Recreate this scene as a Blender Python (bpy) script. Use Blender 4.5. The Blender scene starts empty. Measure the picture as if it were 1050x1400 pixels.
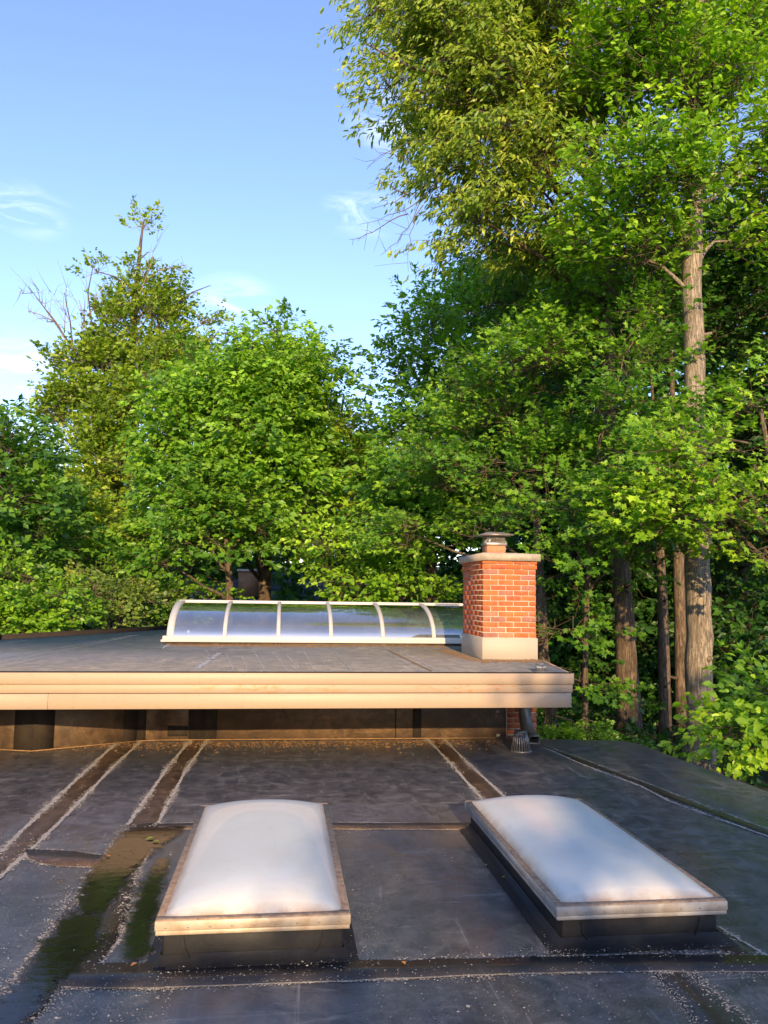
import bpy, bmesh, math, random
import numpy as np
from mathutils import Vector, Matrix

random.seed(7)
RNG = np.random.default_rng(11)
SC = bpy.context.scene
COL = SC.collection

# ------------------------------------------------------------------ camera
F_PX, YAW, PITCH, ROLL = 1080.3, 0.1235, 0.1032, 0.0142
EYE = np.array([0.0, 0.0, 1.65])
_cy, _sy, _cp, _sp = math.cos(YAW), math.sin(YAW), math.cos(PITCH), math.sin(PITCH)
FWD = np.array([_sy * _cp, _cy * _cp, _sp])
_R = np.array([_cy, -_sy, 0.0])
_U = np.cross(_R, FWD)
RIGHT = _R * math.cos(ROLL) + _U * math.sin(ROLL)
UP = -_R * math.sin(ROLL) + _U * math.cos(ROLL)
cam_data = bpy.data.cameras.new('camera')
cam = bpy.data.objects.new('camera', cam_data)
COL.objects.link(cam)
cam.matrix_world = Matrix(((RIGHT[0], UP[0], -FWD[0], EYE[0]),
                           (RIGHT[1], UP[1], -FWD[1], EYE[1]),
                           (RIGHT[2], UP[2], -FWD[2], EYE[2]),
                           (0, 0, 0, 1)))
cam_data.sensor_fit = 'VERTICAL'
cam_data.sensor_height = 36.0
cam_data.lens = 36.0 * F_PX / 1400.0
cam_data.clip_start = 0.05
cam_data.clip_end = 2000
SC.camera = cam


def at(px, py, y=None, z=None):
    """world point seen at photo pixel (px, py) on the plane y=... or z=..."""
    D = FWD + RIGHT * (px - 525) / F_PX - UP * (py - 700) / F_PX
    t = (z - EYE[2]) / D[2] if z is not None else y / D[1]
    return D * t + EYE


# ------------------------------------------------------------------ light
SUN_EL = math.radians(16.5)
SUN_AZ = math.radians(1.5)          # travels +y and slightly +x
SUN_STRENGTH = 3.3
SUN_COLOR = (1.0, 0.69, 0.36)
SKY_STRENGTH = 0.15
EXPOSURE = 1.3

sun_data = bpy.data.lights.new('sun', 'SUN')
sun_data.energy = SUN_STRENGTH
sun_data.angle = math.radians(0.55)
sun_data.color = SUN_COLOR
sun = bpy.data.objects.new('sun', sun_data)
COL.objects.link(sun)
sdir = Vector((math.sin(SUN_AZ) * math.cos(SUN_EL), math.cos(SUN_AZ) * math.cos(SUN_EL), -math.sin(SUN_EL)))
sun.rotation_euler = sdir.to_track_quat('-Z', 'Y').to_euler()
sun.location = (0, -30, 12)

world = bpy.data.worlds.new('World')
SC.world = world
world.use_nodes = True
wn, wl = world.node_tree.nodes, world.node_tree.links
wn.clear()
w_out = wn.new('ShaderNodeOutputWorld')
w_bg = wn.new('ShaderNodeBackground')
w_bg.inputs['Strength'].default_value = SKY_STRENGTH
w_sky = wn.new('ShaderNodeTexSky')
w_sky.sky_type = 'NISHITA'
w_sky.sun_disc = False
w_sky.sun_elevation = SUN_EL
w_sky.sun_rotation = math.pi + SUN_AZ
w_sky.altitude = 200
w_sky.air_density = 1.0
w_sky.dust_density = 0.35
w_sky.ozone_density = 3.2
w_geo = wn.new('ShaderNodeTexCoord')
w_map = wn.new('ShaderNodeMapping')
w_map.inputs['Scale'].default_value = (1.0, 1.0, 3.2)
w_n = wn.new('ShaderNodeTexNoise')
w_n.inputs['Scale'].default_value = 9.0
w_n.inputs['Detail'].default_value = 9
w_n.inputs['Roughness'].default_value = 0.62
w_n.inputs['Distortion'].default_value = 1.4
w_r = wn.new('ShaderNodeValToRGB')
w_r.color_ramp.elements[0].position = 0.44
w_r.color_ramp.elements[0].color = (0, 0, 0, 1)
w_r.color_ramp.elements[1].position = 0.80
w_r.color_ramp.elements[1].color = (1, 1, 1, 1)
# where the small clouds stand: a few in view, more of the same kind all round the sky
_cl = [(at(28, 288, y=100), .042), (at(322, 408, y=100), .040), (at(0, 510, y=100), .075), (at(548, 165, y=100), .05), (at(500, 290, y=100), .04), (at(60, 640, y=100), .09)]
_rs = random.Random(3)
for _ in range(16):
    _a, _e = _rs.uniform(0.9, 5.4), _rs.uniform(0.15, 0.9)
    _cl.append((np.array([math.sin(_a) * math.cos(_e), math.cos(_a) * math.cos(_e), math.sin(_e)]) * 100 + EYE, _rs.uniform(.06, .16)))
_prev = None
for _p, _s in _cl:
    _d = (_p - EYE) / np.linalg.norm(_p - EYE)
    vd = wn.new('ShaderNodeVectorMath'); vd.operation = 'DISTANCE'
    vs = wn.new('ShaderNodeVectorMath'); vs.operation = 'MULTIPLY'
    vs.inputs[1].default_value = (1, 1, 1.9)
    wl.new(w_geo.outputs['Generated'], vs.inputs[0])
    wl.new(vs.outputs['Vector'], vd.inputs[0])
    vd.inputs[1].default_value = (_d[0], _d[1], _d[2] * 1.9)
    mr = wn.new('ShaderNodeMapRange'); mr.interpolation_type = 'SMOOTHSTEP'
    mr.inputs['From Min'].default_value = _s * 1.6; mr.inputs['From Max'].default_value = 0.0
    wl.new(vd.outputs['Value'], mr.inputs['Value'])
    if _prev is None:
        _prev = mr.outputs[0]
    else:
        mm = wn.new('ShaderNodeMath'); mm.operation = 'MAXIMUM'
        wl.new(_prev, mm.inputs[0]); wl.new(mr.outputs[0], mm.inputs[1]); _prev = mm.outputs[0]
w_mix = wn.new('ShaderNodeMixRGB')
w_mix.inputs['Color2'].default_value = (4.3, 4.7, 5.5, 1)
w_gam = wn.new('ShaderNodeMixRGB')
w_gam.blend_type = 'MULTIPLY'
w_gam.inputs['Fac'].default_value = 1.0
w_gam.inputs['Color2'].default_value = (1.14, 0.985, 1.06, 1)
w_mul = wn.new('ShaderNodeMath')
w_mul.operation = 'MULTIPLY'
wl.new(_prev, w_mul.inputs[1])
wl.new(w_geo.outputs['Generated'], w_map.inputs['Vector'])
wl.new(w_map.outputs['Vector'], w_n.inputs['Vector'])
wl.new(w_n.outputs['Fac'], w_r.inputs['Fac'])
wl.new(w_r.outputs['Color'], w_mul.inputs[0])
wl.new(w_mul.outputs[0], w_mix.inputs['Fac'])
wl.new(w_sky.outputs['Color'], w_gam.inputs['Color1'])
wl.new(w_gam.outputs['Color'], w_mix.inputs['Color1'])
wl.new(w_mix.outputs['Color'], w_bg.inputs['Color'])
wl.new(w_bg.outputs[0], w_out.inputs[0])

SC.view_settings.view_transform = 'Standard'
SC.view_settings.look = 'None'
SC.view_settings.exposure = EXPOSURE
SC.view_settings.gamma = 1.0
SC.view_settings.use_curve_mapping = False
SC.render.engine = 'CYCLES'
SC.cycles.use_denoising = True
SC.cycles.max_bounces = 8
SC.cycles.diffuse_bounces = 3
SC.cycles.glossy_bounces = 3
SC.cycles.transmission_bounces = 5
SC.cycles.transparent_max_bounces = 8
SC.cycles.sample_clamp_indirect = 6
SC.cycles.use_adaptive_sampling = True


# ------------------------------------------------------------------ materials
class NT:
    def __init__(s, name):
        s.m = bpy.data.materials.new(name)
        s.m.use_nodes = True
        s.n, s.l = s.m.node_tree.nodes, s.m.node_tree.links
        s.b = s.n['Principled BSDF']
        s.out = s.n['Material Output']

    def node(s, t, **kw):
        n = s.n.new(t)
        for k, v in kw.items():
            if k in n.inputs:
                n.inputs[k].default_value = v
            else:
                setattr(n, k, v)
        return n

    def link(s, a, b):
        s.l.new(a, b)

    def coord(s, which='Object', scale=(1, 1, 1), rot=(0, 0, 0)):
        if which == 'World':
            g = s.node('ShaderNodeNewGeometry').outputs['Position']
        else:
            g = s.node('ShaderNodeTexCoord').outputs[which]
        m = s.node('ShaderNodeMapping')
        m.inputs['Scale'].default_value = scale
        m.inputs['Rotation'].default_value = rot
        s.link(g, m.inputs['Vector'])
        return m.outputs['Vector']

    def noise(s, vec, scale, detail=6, rough=0.6, dist=0.0):
        n = s.node('ShaderNodeTexNoise', Scale=scale, Detail=detail, Roughness=rough, Distortion=dist)
        s.link(vec, n.inputs['Vector'])
        return n.outputs['Fac']

    def ramp(s, fac, stops):
        r = s.node('ShaderNodeValToRGB')
        e = r.color_ramp.elements
        while len(e) < len(stops):
            e.new(0.5)
        for i, (p, c) in enumerate(stops):
            e[i].position = p
            e[i].color = (*c, 1) if hasattr(c, '__len__') else (c, c, c, 1)
        s.link(fac, r.inputs['Fac'])
        return r.outputs['Color']

    def mix(s, fac, a, b, mode='MIX'):
        m = s.node('ShaderNodeMixRGB', blend_type=mode)
        for k, v in (('Fac', fac), ('Color1', a), ('Color2', b)):
            if isinstance(v, (int, float)):
                m.inputs[k].default_value = v if k == 'Fac' else (v, v, v, 1)
            elif hasattr(v, '__len__') and not hasattr(v, 'links'):
                m.inputs[k].default_value = (*v, 1)
            else:
                s.link(v, m.inputs[k])
        return m.outputs['Color']

    def math(s, op, a, b=0.0):
        m = s.node('ShaderNodeMath', operation=op)
        for i, v in enumerate((a, b)):
            if isinstance(v, (int, float)):
                m.inputs[i].default_value = v
            else:
                s.link(v, m.inputs[i])
        return m.outputs[0]

    def bump(s, h, strength=0.3, dist=0.01):
        b = s.node('ShaderNodeBump', Strength=strength, Distance=dist)
        s.link(h, b.inputs['Height'])
        s.link(b.outputs['Normal'], s.b.inputs['Normal'])

    def set(s, color=None, rough=None, metal=None, spec=None):
        for k, v in (('Base Color', color), ('Roughness', rough), ('Metallic', metal), ('Specular IOR Level', spec)):
            if v is None:
                continue
            if isinstance(v, (int, float)):
                s.b.inputs[k].default_value = v
            elif hasattr(v, '__len__') and not hasattr(v, 'links'):
                s.b.inputs[k].default_value = (*v, 1)
            else:
                s.link(v, s.b.inputs[k])
        return s


def mat_membrane(name, base, dust, dust_amt, rough=0.42, low=0.6, spec=0.5):
    t = NT(name)
    v = t.coord('World')
    v2 = t.coord('World', (1.0, 0.25, 1.0))
    n1 = t.noise(v, 0.9, 7, 0.62, 0.3)
    n2 = t.noise(v, 7.0, 9, 0.7, 0.6)
    n3 = t.noise(v2, 14.0, 6, 0.7)
    n4 = t.noise(v, 60.0, 3, 0.6)
    n6 = t.noise(t.coord('World', (0.35, 1.6, 1.0)), 3.0, 8, 0.72, 1.5)
    m = t.math('MULTIPLY', t.ramp(n1, [(0.30, 0.3), (0.7, 0.9)]), t.ramp(n2, [(0.40, 0.0), (0.78, 0.9)]))
    n7 = t.noise(t.coord('World', (1.0, 0.10, 1.0), (0, 0, 0.5)), 9.0, 9, 0.8, 1.2)
    n8 = t.noise(t.coord('World', (0.06, 1.0, 1.0), (0, 0, 0.12)), 16.0, 7, 0.8, 0.8)
    m = t.math('ADD', m, t.math('MULTIPLY', t.ramp(n7, [(0.58, 0.0), (0.66, 1.0)]), 0.55))
    m = t.math('ADD', m, t.math('MULTIPLY', t.ramp(n8, [(0.58, 0.0), (0.68, 1.0)]), 0.5))
    m = t.math('ADD', m, t.math('MULTIPLY', t.ramp(n3, [(0.56, 0.0), (0.72, 1.0)]), 0.22))
    m = t.math('ADD', m, t.math('MULTIPLY', t.ramp(n6, [(0.58, 0.0), (0.70, 1.0)]), 0.5))
    m = t.math('MULTIPLY', m, dust_amt)
    m = t.math('ADD', m, t.math('MULTIPLY', t.ramp(n4, [(0.45, 0.0), (0.8, 1.0)]), 0.10))
    c = t.mix(m, base, dust)
    sm = t.noise(t.coord('World', (1.0, 0.5, 1.0), (0, 0, 0.6)), 2.2, 6, 0.6, 0.8)
    r = t.math('ADD', t.math('MULTIPLY', m, 0.30), t.ramp(sm, [(0.35, rough - 0.13), (0.65, rough + 0.10)]))
    t.set(c, r, 0, spec)
    h = t.math('ADD', t.math('MULTIPLY', t.noise(v, 2.5, 4, 0.5), low), t.math('MULTIPLY', t.noise(v, 45, 5, 0.65), 0.16))
    t.bump(h, 0.35, 0.02)
    return t.m


def mat_paint(name, col, dirt=(0.25, 0.2, 0.15), amt=0.25, peel=None, rough=0.5):
    t = NT(name)
    v = t.coord('World', (0.6, 1, 5))
    n = t.noise(v, 3.0, 8, 0.65)
    n2 = t.noise(t.coord('World', (1, 1, 1)), 22, 5, 0.6)
    m = t.math('MULTIPLY', t.ramp(n, [(0.45, 0.0), (0.75, 1.0)]), amt)
    m = t.math('ADD', m, t.math('MULTIPLY', t.ramp(n2, [(0.55, 0.0), (0.8, 1.0)]), amt * 0.5))
    n3 = t.noise(t.coord('World', (11, 1, 0.7)), 2.0, 5, 0.7)
    m = t.math('ADD', m, t.math('MULTIPLY', t.ramp(n3, [(0.55, 0.0), (0.8, 1.0)]), amt * 1.2))
    c = t.mix(m, col, dirt)
    if peel:
        a = t.noise(t.coord('World', (0.5, 1, 0.6)), 0.75, 2, 0.5)
        b = t.noise(t.coord('World', (0.6, 1, 2.2)), 13, 8, 0.75, 0.8)
        k = t.math('MULTIPLY', t.ramp(a, [(0.50, 0.0), (0.60, 1.0)]), t.ramp(b, [(0.53, 0.0), (0.57, 1.0)]))
        c = t.mix(k, c, peel)
    t.set(c, rough, 0, 0.4)
    t.bump(n2, 0.08, 0.004)
    return t.m


def mat_simple(name, col, rough=0.5, metal=0.0, var=0.3, scale=8, col2=None, spec=0.5, bump=0.1):
    t = NT(name)
    v = t.coord('World')
    n = t.noise(v, scale, 7, 0.65, 0.3)
    c2 = col2 if col2 else tuple(x * (1 - var) for x in col)
    c = t.mix(t.ramp(n, [(0.35, 0.0), (0.7, 1.0)]), col, c2)
    t.set(c, rough, metal, spec)
    t.bump(n, bump, 0.01)
    return t.m


def mat_leaf(name, dark, mid, light, transl=0.38, rough=0.42):
    t = NT(name)
    a = t.node('ShaderNodeAttribute', attribute_name='tint')
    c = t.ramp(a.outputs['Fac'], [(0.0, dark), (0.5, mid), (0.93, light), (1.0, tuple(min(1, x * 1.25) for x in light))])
    t.set(c, rough, 0, 0.42)
    tr = t.node('ShaderNodeBsdfTranslucent')
    g = t.mix(1.0, c, (1.5, 1.6, 0.55), 'MULTIPLY')
    t.link(g, tr.inputs['Color'])
    mx = t.node('ShaderNodeMixShader', Fac=transl)
    t.link(t.b.outputs[0], mx.inputs[1])
    t.link(tr.outputs[0], mx.inputs[2])
    t.link(mx.outputs[0], t.out.inputs['Surface'])
    return t.m


def mat_bark(name, a, b, vscale=1.0):
    t = NT(name)
    v = t.coord('World', (1, 1, 0.26))
    n = t.noise(v, 26 * vscale, 8, 0.7, 0.5)
    n2 = t.noise(t.coord('World'), 2.2, 5, 0.6)
    fis = t.noise(t.coord('World', (1, 1, 0.10)), 34 * vscale, 5, 0.6, 1.2)
    crack = t.ramp(fis, [(0.42, 0.0), (0.52, 1.0)])
    c = t.mix(t.ramp(n, [(0.3, 0.0), (0.7, 1.0)]), a, b)
    c = t.mix(t.ramp(n2, [(0.4, 0.0), (0.7, 0.5)]), c, tuple(x * 0.55 for x in a))
    c = t.mix(t.math('ADD', t.math('MULTIPLY', crack, 0.5), 0.5), tuple(x * 0.6 for x in a), c)
    li = t.noise(t.coord('World', (1, 1, .6)), 5.5, 7, 0.75)
    c = t.mix(t.math('MULTIPLY', t.ramp(li, [(0.56, 0.0), (0.66, 1.0)]), 0.4), c, (0.30, 0.32, 0.24))
    t.set(c, 0.85, 0, 0.2)
    t.bump(t.math('ADD', n, t.math('MULTIPLY', crack, 0.8)), 0.9, 0.025)
    return t.m


M = {}
M['epdm'] = mat_membrane('roof_rubber', (0.042, 0.047, 0.057), (0.27, 0.255, 0.24), 0.85, 0.36, 0.5, 0.7)
M['epdm_up'] = mat_membrane('upper_roof_rubber', (0.115, 0.12, 0.125), (0.36, 0.32, 0.28), 0.95, 0.5)
M['epdm_wall'] = mat_membrane('wall_rubber', (0.075, 0.052, 0.034), (0.30, 0.18, 0.09), 0.95, 0.55)
M['epdm_patch'] = mat_membrane('patch_rubber', (0.028, 0.023, 0.019), (0.10, 0.07, 0.045), 0.5, 0.85, 0.0, 0.15)
M['epdm_curb'] = mat_membrane('curb_rubber', (0.012, 0.013, 0.015), (0.06, 0.054, 0.05), 0.35, 0.6, 0.0, 0.3)
M['tape'] = mat_membrane('seam_tape', (0.045, 0.030, 0.020), (0.24, 0.145, 0.075), 1.0, 0.45)
M['tape_dark'] = mat_membrane('seam_tape_dark', (0.018, 0.018, 0.02), (0.09, 0.07, 0.05), 0.6, 0.36)
M['chalk'] = mat_simple('chalk_residue', (0.55, 0.54, 0.52), 0.8, 0, 0.5, 30)
M['grit'] = mat_simple('pale_grit', (0.50, 0.45, 0.38), 0.8, 0, 0.6, 35)
M['dirt'] = mat_simple('sun_tinted_dirt', (0.34, 0.20, 0.09), 0.9, 0, 0.5, 20)  # dirt brown pushed to orange for the sun glow at the wall foot
M['paint'] = mat_paint('cream_paint', (0.40, 0.305, 0.21), amt=0.16)
M['paint_peel'] = mat_paint('peeling_cream_paint', (0.39, 0.298, 0.205), amt=0.2, peel=(0.42, 0.22, 0.10))
M['flashing'] = mat_paint('beige_flashing', (0.38, 0.335, 0.27), amt=0.12, rough=0.6)
M['frame'] = mat_paint('glazing_frame', (0.50, 0.49, 0.47), amt=0.12, rough=0.4)
M['soffit'] = mat_simple('soffit', (0.12, 0.10, 0.085), 0.8)
M['rim'] = mat_simple('weathered_aluminium', (0.42, 0.41, 0.38), 0.55, 0.15, 0.3, 9, (0.26, 0.23, 0.20))
M['rim_rust'] = mat_simple('stained_flange', (0.36, 0.26, 0.18), 0.6, 0.1, 0.3, 30, (0.15, 0.095, 0.06))
M['galv'] = mat_simple('galvanised_metal', (0.36, 0.36, 0.36), 0.4, 0.7, 0.4, 12)
M['cap_metal'] = mat_simple('chimney_cap_metal', (0.40, 0.36, 0.32), 0.4, 0.6, 0.4, 14)
M['spout'] = mat_simple('brown_grey_metal', (0.20, 0.185, 0.15), 0.4, 0.3, 0.3, 6)
M['clay'] = mat_simple('clay_flue', (0.50, 0.20, 0.10), 0.8)
M['mortar'] = mat_simple('mortar', (0.58, 0.48, 0.37), 0.95, 0, 0.35, 30, bump=0.4)
M['concrete'] = mat_simple('chimney_crown_concrete', (0.44, 0.38, 0.29), 0.9, 0, 0.35, 12, bump=0.4)
M['ground'] = mat_simple('forest_floor', (0.045, 0.035, 0.02), 0.95, 0, 0.5, 3, (0.03, 0.045, 0.015))
M['siding'] = mat_simple('grey_siding', (0.25, 0.23, 0.20), 0.8)
M['slate'] = mat_simple('slate_shingle', (0.13, 0.14, 0.18), 0.7, 0, 0.3, 3)
M['farbrick'] = mat_simple('far_brick', (0.40, 0.22, 0.13), 0.9, 0, 0.4, 3)
M['farwhite'] = mat_simple('far_trim', (0.6, 0.57, 0.5), 0.7)
M['farglass'] = mat_simple('far_window', (0.03, 0.035, 0.045), 0.1)


def mk_brick():
    t = NT('red_brick')
    oi = t.node('ShaderNodeObjectInfo').outputs['Random']
    v = t.coord('World')
    n = t.noise(v, 38, 6, 0.7)
    n2 = t.noise(v, 7, 5, 0.6)
    c = t.ramp(oi, [(0.0, (0.50, 0.115, 0.035)), (0.35, (0.56, 0.15, 0.045)), (0.7, (0.43, 0.09, 0.035)),
                    (0.86, (0.50, 0.18, 0.10)), (0.94, (0.27, 0.13, 0.10)), (1.0, (0.50, 0.16, 0.07))])
    c = t.mix(t.math('MULTIPLY', t.ramp(n, [(0.5, 0.0), (0.8, 1.0)]), 0.45), c, (0.55, 0.33, 0.24))
    c = t.mix(t.math('MULTIPLY', t.ramp(n2, [(0.5, 0.0), (0.75, 1.0)]), 0.45), c, (0.24, 0.06, 0.035))
    n4 = t.noise(t.coord('World', (9, 9, 1.2)), 1.6, 6, 0.7)
    c = t.mix(t.math('MULTIPLY', t.ramp(n4, [(0.48, 0.0), (0.72, 1.0)]), 0.45), c, (0.16, 0.075, 0.05))
    t.set(c, 0.9, 0, 0.2)
    t.bump(n, 0.5, 0.006)
    return t.m


M['brick'] = mk_brick()


def mk_dome():
    t = NT('milky_acrylic')
    v = t.coord('Object')
    n = t.noise(v, 3.2, 6, 0.6, 0.4)
    n2 = t.noise(v, 24, 6, 0.7)
    c = t.mix(t.ramp(n, [(0.4, 0.0), (0.75, 1.0)]), (0.76, 0.785, 0.74), (0.73, 0.72, 0.65))
    c = t.mix(t.math('MULTIPLY', t.ramp(n2, [(0.55, 0.0), (0.8, 1.0)]), 0.25), c, (0.5, 0.4, 0.3))
    sc_ = t.noise(t.coord('Object', (1.0, 0.12, 1.0), (0, 0, 0.5)), 30, 5, 0.8)
    c = t.mix(t.math('MULTIPLY', t.ramp(sc_, [(0.62, 0.0), (0.68, 1.0)]), 0.3), c, (0.50, 0.42, 0.33))
    a = t.node('ShaderNodeAttribute', attribute_name='tint')
    edge = t.math('MULTIPLY', t.ramp(a.outputs['Fac'], [(0.0, 0.9), (0.03, 0.5), (0.09, 0.1), (0.18, 0.0)]),
                  t.ramp(t.noise(v, 11, 6, 0.7), [(0.25, 0.25), (0.6, 1.0)]))
    c = t.mix(edge, c, (0.40, 0.25, 0.14))
    t.set(c, t.ramp(t.noise(v, 5, 7, 0.7), [(0.3, 0.32), (0.7, 0.5)]), 0, 0.3)
    t.b.inputs['Subsurface Weight'].default_value = 0.0
    t.b.inputs['Coat Weight'].default_value = 0.28
    t.b.inputs['Coat Roughness'].default_value = 0.03
    tr = t.node('ShaderNodeBsdfTranslucent', Color=(0.8, 0.8, 0.8, 1))
    mx = t.node('ShaderNodeMixShader', Fac=0.10)
    t.link(t.b.outputs[0], mx.inputs[1])
    t.link(tr.outputs[0], mx.inputs[2])
    t.link(mx.outputs[0], t.out.inputs['Surface'])
    return t.m


M['dome'] = mk_dome()


def mk_glass():
    t = NT('glazing_glass')
    fr = t.node('ShaderNodeFresnel', IOR=1.75)
    tp = t.node('ShaderNodeBsdfTransparent', Color=(0.80, 0.86, 0.84, 1))
    gl = t.node('ShaderNodeBsdfGlossy', Roughness=0.03)
    df = t.node('ShaderNodeBsdfDiffuse', Color=(0.72, 0.78, 0.86, 1))
    n = t.noise(t.coord('World', (1, 1, 0.3)), 2.0, 5, 0.6)
    mx0 = t.node('ShaderNodeMixShader')
    t.link(t.ramp(n, [(0.3, 0.10), (0.7, 0.22)]), mx0.inputs[0])
    t.link(tp.outputs[0], mx0.inputs[1])
    t.link(df.outputs[0], mx0.inputs[2])
    mx = t.node('ShaderNodeMixShader')
    f = t.math('MULTIPLY', t.math('ADD', fr.outputs[0], 0.18), 1.7)
    t.link(f, mx.inputs[0])
    t.link(mx0.outputs[0], mx.inputs[1])
    t.link(gl.outputs[0], mx.inputs[2])
    t.link(mx.outputs[0], t.out.inputs['Surface'])
    return t.m


M['glass'] = mk_glass()


def mk_water():
    t = NT('standing_water')
    v = t.coord('World', (1, 3, 1))
    t.set((0.010, 0.010, 0.010), t.ramp(t.noise(t.coord('World', (1, 4, 1)), 9, 6, 0.7), [(0.42, 0.02), (0.62, 0.16)]), 0, 0.5)
    t.b.inputs['IOR'].default_value = 1.36
    t.bump(t.math('ADD', t.noise(v, 6, 3, 0.5), t.math('MULTIPLY', t.noise(v, 34, 4, 0.6), 0.35)), 0.022, 0.02)
    a = t.node('ShaderNodeAttribute', attribute_name='tint')
    k = t.math('ADD', a.outputs['Fac'], t.math('MULTIPLY', t.math('SUBTRACT', t.noise(t.coord('World', (1, 1, 1)), 16, 6, 0.7), 0.5), 2.4))
    k = t.math('MULTIPLY', t.ramp(k, [(0.25, 0.0), (0.80, 0.92)]), t.ramp(a.outputs['Fac'], [(0.0, 0.0), (0.12, 1.0)]))
    tp = t.node('ShaderNodeBsdfTransparent')
    mx = t.node('ShaderNodeMixShader')
    t.link(k, mx.inputs[0]); t.link(tp.outputs[0], mx.inputs[1]); t.link(t.b.outputs[0], mx.inputs[2])
    t.link(mx.outputs[0], t.out.inputs['Surface'])
    return t.m


M['water'] = mk_water()
M['leaf_maple'] = mat_leaf('maple_leaf', (0.043, 0.122, 0.014), (0.111, 0.266, 0.022), (0.223, 0.404, 0.032))
M['leaf_bright'] = mat_leaf('bright_maple_leaf', (0.083, 0.197, 0.016), (0.182, 0.365, 0.022), (0.328, 0.512, 0.033))
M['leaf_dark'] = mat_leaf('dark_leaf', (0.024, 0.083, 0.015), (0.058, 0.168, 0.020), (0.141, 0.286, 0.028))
M['leaf_ash'] = mat_leaf('olive_leaf', (0.077, 0.143, 0.020), (0.176, 0.280, 0.034), (0.341, 0.414, 0.060))
M['leaf_sparse'] = mat_leaf('grey_green_leaf', (0.094, 0.162, 0.030), (0.182, 0.280, 0.048), (0.328, 0.394, 0.070))
M['leaf_yellow'] = mat_leaf('yellow_green_leaf', (0.118, 0.217, 0.018), (0.234, 0.354, 0.028), (0.399, 0.483, 0.040))
M['bark_grey'] = mat_bark('grey_bark', (0.24, 0.20, 0.15), (0.45, 0.38, 0.29))
M['bark_brown'] = mat_bark('brown_bark', (0.11, 0.08, 0.055), (0.25, 0.185, 0.125))
M['bark_twig'] = mat_simple('twig_bark', (0.12, 0.09, 0.06), 0.85, 0, 0.4, 6)
M['bark_pale'] = mat_simple('pale_twig_bark', (0.26, 0.21, 0.16), 0.85, 0, 0.4, 6)


# ------------------------------------------------------------------ helpers
def mesh_np(name, verts, polys, mats, smooth=False, tint=None, midx=None):
    """polys: list of int arrays (n, k)"""
    me = bpy.data.meshes.new(name)
    verts = np.asarray(verts, np.float32)
    me.vertices.add(len(verts))
    me.vertices.foreach_set('co', verts.ravel())
    polys = [np.asarray(p, np.int32) for p in polys if len(p)]
    loops = np.concatenate([p.ravel() for p in polys])
    tot = np.concatenate([np.full(len(p), p.shape[1], np.int32) for p in polys])
    start = np.concatenate([[0], np.cumsum(tot)[:-1]]).astype(np.int32)
    me.loops.add(len(loops))
    me.loops.foreach_set('vertex_index', loops)
    me.polygons.add(len(tot))
    me.polygons.foreach_set('loop_start', start)
    me.polygons.foreach_set('loop_total', tot)
    if smooth:
        me.polygons.foreach_set('use_smooth', np.ones(len(tot), bool))
    for m in (mats if isinstance(mats, (list, tuple)) else [mats]):
        me.materials.append(m)
    if tint is not None:
        a = me.attributes.new('tint', 'FLOAT', 'POINT')
        a.data.foreach_set('value', np.asarray(tint, np.float32))
    me.update(calc_edges=True)
    return me


def props(o, label=None, cat=None, group=None, kind=None):
    if label: o['label'] = label
    if cat: o['category'] = cat
    if group: o['group'] = group
    if kind: o['kind'] = kind
    return o


def thing(name, loc, label, cat, group=None):
    o = bpy.data.objects.new(name, None)
    o.location = loc
    o.empty_display_size = 0.1
    COL.objects.link(o)
    return props(o, label, cat, group)


def rootloc(p):
    v = Vector((0, 0, 0))
    while p is not None:
        v = v + p.location
        p = p.parent
    return v


def link(name, me, parent=None, loc=(0, 0, 0), world_verts=True):
    """mesh in world coordinates (world_verts) or local with a world location"""
    o = bpy.data.objects.new(name, me)
    COL.objects.link(o)
    if parent is not None:
        o.parent = parent
        o.location = Vector(loc) - rootloc(parent)
    else:
        o.location = loc
    return o


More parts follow.
